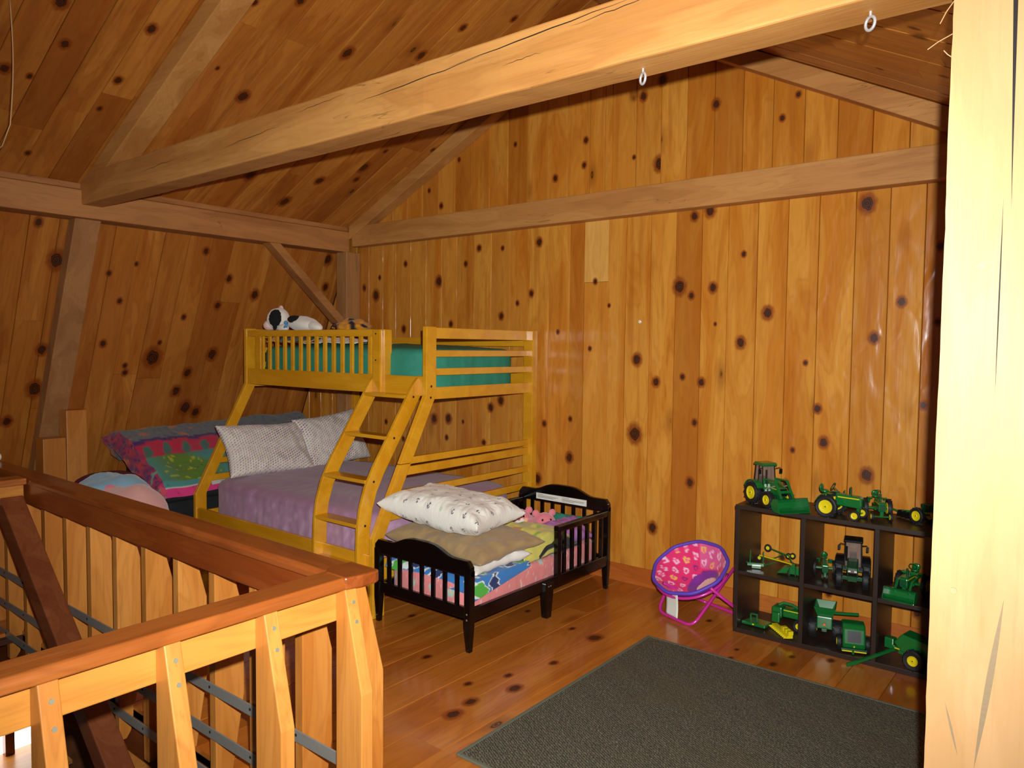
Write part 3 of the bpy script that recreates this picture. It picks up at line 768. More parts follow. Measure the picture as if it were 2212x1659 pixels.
# upper front: side board, guard rail, slats
bk('side_board', B().box(BX0 + 0.03, BX1 - 0.03, 3.268, 3.292, 1.284, 1.406))
gp = bk('guard_post', B().box(-3.771, -3.695, 3.244, 3.268, 1.29, 1.70))
bk('guard_post', B().box(-3.712, -3.676, 3.268, 3.33, 1.40, 1.70))
for z in (1.672, 1.50):
    mesh_obj('bolt_hole', B().cyl((-3.738, 3.246, z), (-3.738, 3.2428, z), 0.006, 12), 'hole', gp)
bk('guard_rail', B().box(BX0 + 0.03, -3.69, 3.268, 3.292, 1.654, 1.702))
bk('guard_stile', B().box(-5.17, -5.10, 3.270, 3.290, 1.40, 1.66))
for x in (-5.078, -4.987, -4.891, -4.792, -4.696, -4.597, -4.505, -4.411, -4.314, -4.217, -4.121, -4.021, -3.928, -3.833):
    bk('guard_slat', B().box(x - 0.017, x + 0.017, 3.272, 3.288, 1.40, 1.66), bevel=0.003)
bk('back_guard_rail', B().box(BX0 + 0.03, BX1 - 0.03, 4.33, 4.352, 1.598, 1.665))
bk('back_side_board', B().box(BX0 + 0.03, BX1 - 0.03, 4.33, 4.352, 1.284, 1.406))
bk('upper_deck', B().box(BX0 + 0.04, BX1 - 0.04, 3.30, 4.33, 1.285, 1.325))
bk('lower_side_board', B().box(BX0 + 0.03, BX1 - 0.03, 2.846, 2.872, 0.258, 0.368))
bk('lower_back_board', B().box(BX0 + 0.03, BX1 - 0.03, 4.33, 4.352, 0.258, 0.368))
bk('lower_deck', B().box(BX0 + 0.04, BX1 - 0.04, 2.875, 4.33, 0.26, 0.30))
# ladder
lad = [(3.318, 1.40), (3.242, 1.279), (3.081, 1.036), (2.96, 0.855), (2.90, 0.745), (2.862, 0.63), (2.846, 0.52), (2.842, 0.40), (2.842, 0.0)]
def ladpt(t):
    t *= len(lad) - 1
    i = min(int(t), len(lad) - 2)
    f = t - i
    return (lad[i][0] * (1 - f) + lad[i + 1][0] * f - 0.012, lad[i][1] * (1 - f) + lad[i + 1][1] * f)
ladder_sides = []
for x0 in (-3.795, -3.388):
    L, R_ = [], []
    for i in range(33):
        t = i / 32
        p, q = ladpt(max(0, t - 0.03)), ladpt(min(1, t + 0.03))
        ty, tz = q[0] - p[0], q[1] - p[1]
        l = math.hypot(ty, tz)
        ny, nz = tz / l, -ty / l
        c = ladpt(t)
        h = 0.047 if i > 2 else (0.022, 0.036, 0.044)[i]
        L.append((c[0] + ny * h, c[1] + nz * h)); R_.append((c[0] - ny * h, c[1] - nz * h))
    ladder_sides.append(bk('ladder_side', B().strip(L, R_, x0, x0 + 0.024)))
for k, (y, z) in enumerate(((3.225, 1.279), (3.066, 1.036), (2.906, 0.791), (2.840, 0.539), (2.836, 0.292), (2.834, 0.06))):
    bk('ladder_tread', B().box(-3.772, -3.387, y - 0.05, y + 0.05, z - 0.010, z + 0.012), bevel=0.003)
    mesh_obj('bolt_hole', B().cyl((-3.366, y, z), (-3.3628, y, z), 0.0075, 12), 'hole', ladder_sides[1])

# ------------------------------------------------------------------ bedding helpers
def mix3(a, b, t):
    return tuple(x + (y - x) * t for x, y in zip(a, b))
def nz(x, y, z=0.0):
    return noise.noise(Vector((x, y, z)))
def pillow(name, w, h, t, nu=60, nv=44, wr=0.01, seed=0, sag=0.0, plump=0.42, pinch=0.09, colfn=None, mat='print', parent=None, matrix=None, puck=6.0):
    """stuffed case: two skins meeting in a seam, pinched corners, creases running in from the edges"""
    vs, cols, idx = [], [], {}
    def P(u, v, sd):
        x = w / 2 * u * (1 - pinch * (1 - v * v) * abs(u))
        y = h / 2 * v * (1 - pinch * (1 - u * u) * abs(v))
        e = max(0.0, (1 - abs(u) ** 3.2) * (1 - abs(v) ** 3.2)) ** plump
        z = sd * t / 2 * e
        ed = max(abs(u), abs(v))
        k = wr * (0.4 + 1.2 * ed * ed) * e ** 0.5
        z += k * (nz(u * 2.2 + seed, v * 2.2, sd) + 0.6 * nz(u * puck + seed, v * puck * 0.6, 3 + sd) + 0.35 * abs(nz(u * puck * 2, v * puck * 1.1 + seed, 7)))
        z -= sag * (u * u + v * v) * 0.5
        return (x, y, z)
    for sd in (1, -1):
        for j in range(nv + 1):
            for i in range(nu + 1):
                u, v = 2 * i / nu - 1, 2 * j / nv - 1
                rim = i in (0, nu) or j in (0, nv)
                if rim and sd == -1:
                    idx[sd, i, j] = idx[1, i, j]; continue
                idx[sd, i, j] = len(vs)
                vs.append(P(u, v, sd))
                if colfn: cols.append(colfn(w / 2 * u, h / 2 * v, sd))
    fs = []
    for sd in (1, -1):
        for j in range(nv):
            for i in range(nu):
                q = (idx[sd, i, j], idx[sd, i + 1, j], idx[sd, i + 1, j + 1], idx[sd, i, j + 1])
                fs.append(q if sd == 1 else q[::-1])
    b = B().add(vs, fs)
    return mesh_obj(name, b, mat, parent, world=False, smooth=True, matrix=matrix, cols=cols or None)
def place(loc, ux, uy):
    ux = Vector(ux).normalized(); uy = Vector(uy)
    uz = ux.cross(uy).normalized()
    return frame(loc, ux, uz.cross(ux), uz)
def softbox(name, x0, x1, y0, y1, z0, z1, rad, n=(60, 44), topfn=None, colfn=None, mat='print', parent=None, side_wr=0.006):
    """mattress: one rounded slab as a continuous skin"""
    cx, cy, hx, hy = (x0 + x1) / 2, (y0 + y1) / 2, (x1 - x0) / 2, (y1 - y0) / 2
    vs, cols = [], []
    nr, ns = 22, 4 * n[0]
    def ring(t):    # 0 = bottom rim .. 1 = centre of top
        if t < 0.3: return 1.0, t / 0.3 * (1 - rad / (z1 - z0))
        if t < 0.5:
            a = (t - 0.3) / 0.2 * PI / 2
            return ('r', a), None
        return 1 - (t - 0.5) / 0.5, None
    for r in range(nr + 1):
        t = r / nr
        for s in range(ns):
            a = 2 * PI * s / ns
            ex = 7.0
            ca, sa = math.cos(a), math.sin(a)
            k = (abs(ca) ** ex + abs(sa) ** ex) ** (-1 / ex)
            dx, dy = ca * k, sa * k
            if t < 0.3:
                px, py, z = cx + dx * hx, cy + dy * hy, z0 + (z1 - z0 - rad) * t / 0.3
            elif t < 0.5:
                q = (t - 0.3) / 0.2 * PI / 2
                px, py, z = cx + dx * (hx - rad * (1 - math.cos(q))), cy + dy * (hy - rad * (1 - math.cos(q))), z1 - rad + rad * math.sin(q)
            else:
                f = 1 - (t - 0.5) / 0.5
                px, py, z = cx + dx * (hx - rad) * f, cy + dy * (hy - rad) * f, z1
            if t >= 0.45 and topfn: z += topfn(px, py) * min(1, (t - 0.45) / 0.15)
            if t < 0.45:
                wv = side_wr * (nz(px * 9, py * 9, 1) + 0.6 * nz(px * 24, py * 24, z * 5))
                px += dx * wv; py += dy * wv
            vs.append((px, py, z))
            if colfn: cols.append(colfn(px, py, z))
    fs = [(r * ns + s, r * ns + (s + 1) % ns, (r + 1) * ns + (s + 1) % ns, (r + 1) * ns + s) for r in range(nr) for s in range(ns)]
    fs.append(tuple(range(ns))[::-1])
    return mesh_obj(name, B().add(vs, fs), mat, parent, smooth=60, cols=cols or None)

# upper mattress in teal sheet
o = softbox('mattress', -5.26, -3.345, 3.315, 4.30, 1.326, 1.578, 0.05, topfn=lambda x, y: 0.03 * (1 - ((x + 4.3) / 0.96) ** 2) * (1 - ((y - 3.8) / 0.5) ** 4) + 0.008 * nz(x * 5, y * 5) + 0.006 * nz(x * 16, y * 16), mat='teal')
tag(o, 'twin mattress in a teal sheet on the upper bunk', 'mattress')
# lower mattress in lilac cover
def lilac(x, y, z):
    c = lin(172, 130, 158)
    st = nz((x + y) * 26, (x - y) * 7, z * 20)
    c = mix3(c, lin(216, 186, 208), max(0, st) * 0.8)  # wrinkle highlights painted into the cover as paler streaks
    if z > 0.53: c = mix3(c, lin(150, 104, 130), 0.5)
    return c
def lil_top(x, y):
    return 0.03 * (1 - ((y - 3.6) / 0.72) ** 4) + 0.012 * nz(x * 3 + 2, y * 5) + 0.012 * max(0, nz(x * 4 + y * 6, y * 13 - x * 2, 4)) + 0.006 * nz(x * 12, y * 26)
o = softbox('mattress', -5.27, -3.335, 2.90, 4.30, 0.30, 0.585, 0.06, n=(90, 60), topfn=lil_top, colfn=lilac, side_wr=0.012)
tag(o, 'full mattress under a lilac wrinkled cover on the lower bunk', 'mattress')
# two sprigged pillows leaning at the head of the lower bunk
def sprig(seed):
    W_, M1, M2, G_ = lin(224, 216, 206), lin(168, 60, 104), lin(104, 76, 150), lin(120, 150, 96)
    def f(x, y, sd):
        p = 0.021
        i = math.floor(x / p)
        j = math.floor((y + i_off(x, p)) / p)
        lx, ly = x / p - i - 0.5, (y + i_off(x, p)) / p - j - 0.5
        r = math.hypot(lx * 1.2 + 0.1, ly)
        c = W_
        if r < 0.24: c = (M1, M2, M1, G_)[(i * 3 + j * 5) % 4]
        elif abs(lx - 0.28) < 0.13 and abs(ly - 0.25) < 0.16: c = mix3(W_, G_, 0.7)
        return c
    def i_off(x, p): return p / 2 if math.floor(x / p) % 2 else 0.0
    return f
m1 = place((-5.09, 3.32, 0.785), (0.02, 0.70, -0.02), (-0.22, -0.03, 0.34))
o = pillow('pillow', 0.74, 0.44, 0.16, 140, 86, 0.014, 1.0, colfn=sprig(1), matrix=m1)
tag(o, 'white pillow with tiny pink and purple sprigs, nearer the front of the lower bunk', 'pillow', 'sprigged pillows on the lower bunk')
m2 = place((-5.10, 3.95, 0.80), (-0.02, 0.60, 0.05), (-0.16, 0.05, 0.36))
o = pillow('pillow', 0.66, 0.46, 0.16, 124, 86, 0.014, 5.0, colfn=sprig(2), matrix=m2)
tag(o, 'white pillow with tiny pink and purple sprigs, against the back wall on the lower bunk', 'pillow', 'sprigged pillows on the lower bunk')

# things on the upper bunk
cow = thing('plush_cow', 'black and white plush cow lying on the upper bunk guard rail', 'plush toy', (-4.95, 3.50, 1.70))
def ce(name, c, r, mat, rot=None, fn=None, parent=cow):
    return mesh_obj(name, B().ell(c, r, 24, 16, rot, fn), mat, parent, smooth=True)
fz = lambda d: 1 + 0.05 * noise.noise(d * 3.1) + 0.02 * noise.noise(d * 11)
body = ce('body', (-4.90, 3.52, 1.755), (0.175, 0.095, 0.062), 'plushwhite', Euler((0, 0.12, 0)).to_matrix(), fz)
head = ce('head', (-5.16, 3.47, 1.795), (0.098, 0.085, 0.085), 'plushwhite', Euler((0, -0.5, 0)).to_matrix(), fz)
ce('muzzle', (-5.225, 3.435, 1.745), (0.05, 0.05, 0.042), 'plushnose', None, fz)
ce('patch', (-5.125, 3.425, 1.80), (0.055, 0.05, 0.068), 'plushblack', Euler((0, 0.2, 0)).to_matrix(), lambda d: 1 + 0.12 * noise.noise(d * 4))
ce('patch', (-4.93, 3.475, 1.785), (0.072, 0.06, 0.034), 'plushblack', Euler((0, 0.15, 0)).to_matrix(), lambda d: 1 + 0.15 * noise.noise(d * 4))
ce('ear', (-5.165, 3.50, 1.878), (0.026, 0.016, 0.028), 'plushnose')
ce('ear', (-5.10, 3.40, 1.74), (0.022, 0.014, 0.035), 'plushblack')
ce('nostril', (-5.262, 3.405, 1.75), (0.006, 0.006, 0.008), 'eye')
ce('leg', (-4.73, 3.50, 1.735), (0.085, 0.04, 0.036), 'plushwhite', Euler((0, 0.18, 0)).to_matrix(), fz)
ce('leg', (-5.05, 3.44, 1.725), (0.06, 0.035, 0.03), 'plushwhite', None, fz)
rb = B()
for q in (0, 1):
    rb.tube([(-4.985 + 0.01 * q, 3.425, 1.765), (-4.975 + 0.02 * q, 3.412, 1.745), (-4.99 + 0.03 * q, 3.408, 1.725)], 0.007, 6)
rb.ell((-4.98, 3.415, 1.765), (0.016, 0.012, 0.014), 10, 8)
mesh_obj('ribbon', rb, 'ribbon', cow, smooth=True)
# black and amber printed blanket
def amber(x, y):
    A, K, Y_ = lin(224, 158, 28), lin(22, 18, 18), lin(236, 210, 60)
    v = nz(x * 9, y * 9, 3) + 0.4 * nz(x * 21, y * 21, 9)
    c = K if v > -0.02 else A
    if -0.12 < v < -0.05: c = Y_
    return c
def sheetmesh(name, fn, nu, nv, colfn, mat='print', parent=None, thick=0.006, smooth=True, solid=0.0):
    """cloth with a thickness: upper and lower skin and a hem"""
    b = B(); cols = []
    for s_ in ((1,) if solid else (1, 0)):
        for j in range(nv + 1):
            for i in range(nu + 1):
                p = fn(i / nu, j / nv)
                b.v.append((p[0], p[1], p[2] + (thick if s_ else 0)))
                cols.append(colfn(i / nu, j / nv, p))
    k, o_ = nu + 1, (nu + 1) * (nv + 1)
    for j in range(nv):
        for i in range(nu):
            q = (j * k + i, j * k + i + 1, (j + 1) * k + i + 1, (j + 1) * k + i)
            b.f += [q] if solid else [q, tuple(a + o_ for a in q[::-1])]
    rim = [(i, i + 1) for i in range(nu)] + [(nv * k + i + 1, nv * k + i) for i in range(nu)] + [((j + 1) * k, j * k) for j in range(nv)] + [(j * k + nu, (j + 1) * k + nu) for j in range(nv)]
    if not solid:
        b.f += [(a, c, c + o_, a + o_) for a, c in rim]
    o = mesh_obj(name, b, mat, parent, smooth=smooth, cols=cols)
    if solid:
        md = o.modifiers.new('thickness', 'SOLIDIFY'); md.thickness, md.offset = solid, 0.0
    return o
def ab(u, v):
    x = -5.12 + 0.62 * u
    y = 3.335 + 0.42 * v
    hill = 0.075 * math.sin(PI * min(1, v * 2.2)) if v < 0.45 else 0.075
    z = 1.603 + (0.085 + 0.02 * nz(x * 7, y * 7)) * min(1, (v + 0.02) * 4.5) * (1 - 0.25 * u * u) + 0.012 * nz(x * 18, y * 18)
    return (x, y, z)
tag(sheetmesh('blanket', ab, 70, 44, lambda u, v, p: amber(p[0], p[1])), 'crumpled black and amber printed blanket under the plush cow', 'blanket')
ec = thing('folded_cloth', 'bunched amber cloth with black lettering at the right of the plush cow', 'cloth', (-4.62, 3.75, 1.66))
def ebf(d): return 1 + 0.22 * noise.noise(d * 2.4) + 0.12 * noise.noise(d * 6)
eb = B().ell((-4.62, 3.78, 1.725), (0.13, 0.13, 0.075), 40, 26, None, ebf)
mesh_obj('cloth', eb, 'print', ec, smooth=True, cols=[(lin(206, 136, 24) if nz(p[0] * 16, p[1] * 16, p[2] * 16) > -0.1 else lin(26, 20, 20)) for p in eb.v])
cu = bpy.data.curves.new('letter', 'FONT'); cu.body = 'E'; cu.size = 0.075; cu.extrude = 0.001
lo = bpy.data.objects.new('letter', cu)
dg = None
COL.objects.link(lo)
bpy.context.view_layer.update()
me = bpy.data.meshes.new_from_object(lo.evaluated_get(bpy.context.evaluated_depsgraph_get()))
bpy.data.objects.remove(lo)
me.materials.append(M['hole'])
lo = bpy.data.objects.new('letter', me); COL.objects.link(lo)
lo.parent = ec
lo.matrix_basis = Matrix.Translation((-0.09, -0.125, 0.06)) @ Euler((PI / 2 - 0.35, 0.25, 0.2)).to_matrix().to_4x4()
# crumpled white sheet
def ws(u, v):
    x = -4.72 + 0.62 * u; y = 3.37 + 0.35 * v
    return (x, y, 1.608 + 0.055 * max(0, math.sin(PI * v)) * (1 - 0.7 * u) + 0.02 * nz(x * 9, y * 9) * (1 - u) + 0.008 * nz(x * 24, y * 24))
tag(sheetmesh('sheet', ws, 60, 36, lambda u, v, p: lin(222, 218, 208)), 'crumpled white sheet on the teal upper mattress', 'sheet')

# ------------------------------------------------------------------ comforter on the cot by the left wall
cot = thing('cot', 'low dark cot under the bright comforter, beside the bunk bed', 'cot', (-5.75, 3.45, 0))
mesh_obj('base', B().box(-6.02, -5.46, 2.72, 4.28, 0.10, 0.40), 'darkbox', cot, bevel=0.02)
mesh_obj('mattress', B().prism([(-6.12, 0.405), (-5.44, 0.405), (-5.44, 0.46), (-6.02, 0.68), (-6.12, 0.66)], 2.70, 4.28, 'y'), 'darkbox', cot, bevel=0.02)
for x in (-5.98, -5.50):
    for y in (2.76, 4.24):
        mesh_obj('leg', B().box(x - 0.02, x + 0.02, y - 0.02, y + 0.02, 0, 0.11), 'toyblack', cot)
def comf(u, v):
    """u from the wall edge down to the front hem, v along the bed, both wrap round the edges"""
    y = 2.66 + 1.64 * min(1, max(0, (v - 0.10) / 0.86))
    # cross-section of the padded slab
    pr = [(-6.10, 0.66), (-6.22, 0.72), (-6.25, 0.80), (-6.20, 0.875), (-6.08, 0.90), (-5.88, 0.84), (-5.68, 0.74), (-5.50, 0.645), (-5.38, 0.575), (-5.325, 0.52), (-5.33, 0.465), (-5.42, 0.455)]
    t = u * (len(pr) - 1)
    i = min(int(t), len(pr) - 2)
    f = t - i
    f = f * f * (3 - 2 * f) * 0.4 + f * 0.6
    x = pr[i][0] * (1 - f) + pr[i + 1][0] * f
    z = pr[i][1] * (1 - f) + pr[i + 1][1] * f
    cx, cz = -5.80, 0.70 - 0.35 * (x + 5.80) * 0 
    if v < 0.10:      # near end closes like a rolled edge
        a = (0.10 - v) / 0.10
        mid = 0.66 - 0.45 * (x + 5.78)
        z = z + (mid - 0.03 - z) * (1 - math.cos(a * PI / 2))
        y = 2.66 - 0.075 * math.sin(a * PI / 2) - 0.02 * nz(x * 14, a * 3)
    if v > 0.96:
        a = (v - 0.96) / 0.04
        mid = 0.66 - 0.45 * (x + 5.78)
        z = z + (mid - z) * (1 - math.cos(a * PI / 2)); y += 0.03 * math.sin(a * PI / 2)
    z += 0.016 * nz(x * 5, y * 4, 2) + 0.010 * nz(x * 12, y * 9, 5) + 0.05 * max(0, (y - 2.6) / 1.7) * (1 if u < 0.6 else 0.4)
    x += 0.02 * nz(y * 5, z * 5, 8)
    return (x, y, z)
def comf_col(u, v, p):
    TE, GY, RED, PUR, PINK = lin(76, 150, 146), lin(110, 122, 126), lin(204, 34, 74), lin(78, 40, 110), lin(214, 44, 120)
    x, y, z = p
    if v < 0.085:
        k = nz(x * 10, z * 26, 1)
        c = mix3(lin(120, 44, 100), lin(196, 62, 66), 0.5 + 0.9 * k)
        if nz(x * 30, z * 60, 4) > 0.25: c = PUR
        if nz(x * 8, z * 14, 9) > 0.35: c = lin(210, 110, 60)
        if u > 0.72: c = mix3(c, PINK, 0.6)
        if u > 0.6 and nz(x * 20, z * 20, 12) > 0.2: c = lin(120, 160, 150)
        return c
    e = u + 0.012 * math.sin(y * 34) * 0
    zig = 0.012 * abs(((y * 9) % 2) - 1)
    if e < 0.455 + zig:
        c = GY
        if nz(y * 8, u * 30, 3) > 0.28 and y < 3.2: c = lin(196, 120, 60)
        if nz(y * 30, u * 70, 6) > 0.2: c = mix3(c, PUR, 0.35)
        return c
    if e < 0.475 + zig: return PUR
    if e < 0.56:
        c = RED
        ly = (y * 6.5) % 1 - 0.5
        lu = (e - 0.525) / 0.045
        if (ly * 2.6 + lu * 0.5) ** 2 + (lu * 0.8) ** 2 < 0.36: c = lin(70, 120, 104)
        return c
    if e < 0.80 or (e < 0.84 and y > 3.0):
        c = TE
        g = nz(x * 3.2, y * 2.6, 1.5) + 0.25 * nz(x * 12, y * 12, 2)
        if 2.62 < y < 3.2 and e < 0.74:
            k = max(0, min(1, (g + 0.5) * 2.2)) * min(1, 1.6 * max(0, 1 - abs(y - 2.92) / 0.3))
            c = mix3(c, lin(96, 140, 36), k)
            if nz(x * 34, y * 30, 7) > 0.36 and k > 0.45: c = mix3(c, lin(200, 196, 40), 0.8)
        if e > 0.785 and y < 3.3: c = lin(206, 206, 190)
        return c
    return mix3(PINK, lin(236, 70, 140), 0.5 + 0.5 * nz(x * 12, y * 12, 3))
o = sheetmesh('comforter', comf, 110, 150, comf_col, thick=0.0)
tag(o, 'bright teal, red and pink comforter heaped on the cot by the left wall', 'comforter')

# child's fleece seat behind the railing
fs_ = thing('fleece_chair', 'blue and pink fleece child seat behind the far stair railing', 'child seat', (-4.95, 2.05, 0))
ff = lambda d: 1 + 0.06 * noise.noise(d * 2.2) + 0.03 * noise.noise(d * 6)
mesh_obj('back', B().ell((-5.02, 2.12, 0.42), (0.21, 0.25, 0.325), 40, 28, None, lambda d: (abs(d.x) ** 3 + abs(d.y) ** 3 + abs(d.z) ** 3) ** (-1 / 3) * ff(d)), 'fleeceblue', fs_, smooth=True)
mesh_obj('seat_front', B().ell((-4.86, 2.13, 0.36), (0.22, 0.27, 0.325), 40, 28, Euler((0, -0.12, 0.3)).to_matrix(), lambda d: (abs(d.x) ** 2.8 + abs(d.y) ** 2.8 + abs(d.z) ** 2.8) ** (-1 / 2.8) * ff(d)), 'fleecepink', fs_, smooth=True)
mesh_obj('hood_lining', B().ell((-5.12, 2.15, 0.42), (0.19, 0.26, 0.325), 32, 22, None, lambda d: (abs(d.x) ** 3 + abs(d.y) ** 3 + abs(d.z) ** 3) ** (-1 / 3)), 'maroon', fs_, smooth=True)
mesh_obj('applique', B().ell((-4.90, 2.05, 0.66), (0.05, 0.07, 0.045), 20, 14), 'plushpink', fs_, smooth=True)
mesh_obj('applique', B().ell((-4.97, 2.20, 0.70), (0.06, 0.06, 0.035), 20, 14), 'ribbon', fs_, smooth=True)
# toy with a round eye, cut by the left edge of the frame
ty = thing('plush_toy', 'toy with a round white eye on the far railing, cut by the left edge', 'plush toy', (-5.0, 1.44, 0.92))
mesh_obj('body', B().ell((-5.13, 1.43, 0.985), (0.09, 0.07, 0.068), 20, 14), 'maroon', ty, smooth=True)
eb_ = mesh_obj('eye', B().ell((-4.885, 1.455, 0.944), (0.022, 0.02, 0.024), 18, 12), 'eyewhite', ty, smooth=True)
mesh_obj('pupil', B().ell((-4.872, 1.437, 0.938), (0.012, 0.009, 0.013), 14, 10), 'eye', eb_, smooth=True)
mesh_obj('snout', B().ell((-5.0, 1.45, 0.955), (0.11, 0.03, 0.034), 18, 12), 'maroon', ty, smooth=True)

# ------------------------------------------------------------------ toddler bed
tb = thing('toddler_bed', 'black wooden toddler bed with slatted ends and side guards', 'toddler bed', (-2.9, 3.53, 0))
def tk(name, b, bevel=0.004, parent=tb): return mesh_obj(name, b, 'black', parent, bevel=bevel)
def arch(x0, x1, zt, zp, zb, yy, y1, name):
    pts = []
    n = 28
    for i in range(n + 1):
        u = i / n
        x = x0 + (x1 - x0) * u
        s = max(0, math.cos((u - 0.5) * PI * 1.55))
        z = zt + (zp - zt) * (s * s * (3 - 2 * s)) - 0.03 * max(0, 1 - min(u, 1 - u) / 0.035) ** 2
        pts.append((x, z))
    pts += [(x1, zb), (x0, zb)]
    tp = [p for p in pts[:-2]]
    bt = [(p[0], zb) for p in tp]
    b = B()
    k = len(tp)
    b.add([(p[0], yy, p[1]) for p in tp] + [(p[0], yy, p[1]) for p in bt] + [(p[0], y1, p[1]) for p in tp] + [(p[0], y1, p[1]) for p in bt],
          [(i, i + 1, k + i + 1, k + i) for i in range(k - 1)] + [(2 * k + i, 3 * k + i, 3 * k + i + 1, 2 * k + i + 1) for i in range(k - 1)] +
          [(i, 2 * k + i, 2 * k + i + 1, i + 1) for i in range(k - 1)] + [(k + i, k + i + 1, 3 * k + i + 1, 3 * k + i) for i in range(k - 1)] + [(0, k, 3 * k, 2 * k), (k - 1, 3 * k - 1, 4 * k - 1, 2 * k - 1)])
    return tk(name, b, 0.005)
TX0, TX1 = -3.275, -2.53
def leg(x0, x1, y0, y1, zt):
    b = B()
    cx, cy = (x0 + x1) / 2, (y0 + y1) / 2
    for (za, ka), (zb_, kb_) in (((0, 0.68), (0.13, 1.0)), ((0.13, 1.0), (zt, 1.0))):
        pass
    hx, hy = (x1 - x0) / 2, (y1 - y0) / 2
    rings = [(0, 0.66), (0.14, 1.0), (zt, 1.0)]
    vs = [(cx + sx * hx * k, cy + sy * hy * k, z) for z, k in rings for sx, sy in ((-1, -1), (1, -1), (1, 1), (-1, 1))]
    fs2 = [(3, 2, 1, 0), (8, 9, 10, 11)] + [(4 * r + i, 4 * r + (i + 1) % 4, 4 * r + 4 + (i + 1) % 4, 4 * r + 4 + i) for r in (0, 1) for i in range(4)]
    return tk('leg', b.add(vs, fs2), 0.004)
for (yy, y1, zt, zp, zb, rb_) in ((2.832, 2.872, 0.482, 0.532, 0.40, (0.175, 0.235)), (4.185, 4.225, 0.598, 0.648, 0.515, (0.15, 0.225))):
    nm = 'footboard' if yy < 3 else 'headboard'
    for x0 in (TX0, TX1 - 0.042):
        lg = leg(x0, x0 + 0.042, yy, y1, zt - 0.05)
        if yy < 3 and x0 > -3:
            for z in (0.205, 0.175):
                mesh_obj('bolt', B().cyl((x0 + 0.021, yy + 0.001, z), (x0 + 0.021, yy - 0.0015, z), 0.005, 12), 'screw', lg)
    arch(TX0, TX1, zt, zp, zb, yy + 0.004, y1 - 0.004, nm)
    tk('end_rail', B().box(TX0 + 0.04, TX1 - 0.04, yy + 0.008, y1 - 0.008, rb_[0], rb_[1]))
    for k in range(7):
        x = TX0 + 0.021 + (TX1 - TX0 - 0.042) * (k + 1) / 8
        tk('slat', B().box(x - 0.012, x + 0.012, yy + 0.012, y1 - 0.012, rb_[1] - 0.005, zb + 0.02), 0.003)
for x0 in (TX0 + 0.004, TX1 - 0.036):
    tk('side_rail', B().box(x0, x0 + 0.03, 2.87, 4.19, 0.158, 0.228))
    lg = tk('middle_leg', B().prism([(3.50, 0.0), (3.545, 0.0), (3.565, 0.14), (3.565, 0.21), (3.49, 0.21), (3.49, 0.14)], x0 + 0.004, x0 + 0.046 if x0 > -3 else x0 + 0.03, 'x'))
    tk('guard_post', B().box(x0, x0 + 0.034, 3.625, 3.66, 0.20, 0.50))
    tk('guard_rail', B().box(x0, x0 + 0.034, 3.622, 4.19, 0.488, 0.526), 0.006)
    for k in range(6):
        y = 3.71 + 0.085 * k
        tk('slat', B().box(x0 + 0.006, x0 + 0.028, y - 0.011, y + 0.011, 0.22, 0.495), 0.003)
for y in (3.515, 3.535):
    mesh_obj('bolt', B().cyl((TX1 + 0.009, y, 0.19), (TX1 + 0.0115, y, 0.19), 0.005, 12), 'screw', lg)
tk('deck', B().box(TX0 + 0.03, TX1 - 0.03, 2.87, 4.19, 0.165, 0.19))
lb = mesh_obj('warning_label', B().box(-3.12, -2.70, 4.1855, 4.1885, 0.530, 0.572), 'paper', tb)
for k, (xa, xb, z) in enumerate([(-3.105, -3.06, 0.563), (-3.105, -2.93, 0.555), (-3.105, -2.95, 0.549), (-3.105, -2.97, 0.543), (-2.90, -2.84, 0.563), (-2.90, -2.715, 0.554), (-2.90, -2.72, 0.548), (-2.90, -2.80, 0.541)]):
    mesh_obj('print_line', B().box(xa, xb, 4.1848, 4.1856, z - 0.0016, z + 0.0016), 'ink', lb)
def pinksheet(x, y, z):
    c = lin(226, 134, 132)
    # mint clouds and pale arcs scattered on the sheet
    s_, t_ = (y, z) if x > -2.62 else ((x, y) if z > 0.30 else (x, z + 4))
    p = 0.155
    i, j = math.floor(s_ / p), math.floor(t_ / (p * 0.62))
    h = math.sin(i * 12.99 + j * 78.2) * 43758.5
    h -= math.floor(h)
    lx, ly = s_ - (i + 0.3 + 0.4 * h) * p, t_ - (j + 0.5) * p * 0.62
    r = math.hypot(lx, ly)
    if h > 0.5:
        if r < 0.022 + 0.006 * math.sin(5 * math.atan2(ly, lx)): c = lin(160, 204, 186) if r > 0.008 else lin(226, 190, 170)
    elif h > 0.12:
        if 0.024 < math.hypot(lx + 0.02, ly) < 0.031 and lx > -0.012: c = lin(238, 212, 196)
    if nz(x * 130, y * 130, z * 130) > 0.52: c = mix3(c, (0.8, 0.7, 0.66), 0.6)
    return c
o = softbox('mattress', TX0 + 0.034, TX1 - 0.038, 2.876, 4.18, 0.191, 0.338, 0.03, n=(150, 60), topfn=lambda x, y: 0.006 * nz(x * 6, y * 6), colfn=pinksheet, side_wr=0.003)
tag(o, 'small mattress in a pink patterned sheet in the toddler bed', 'mattress')
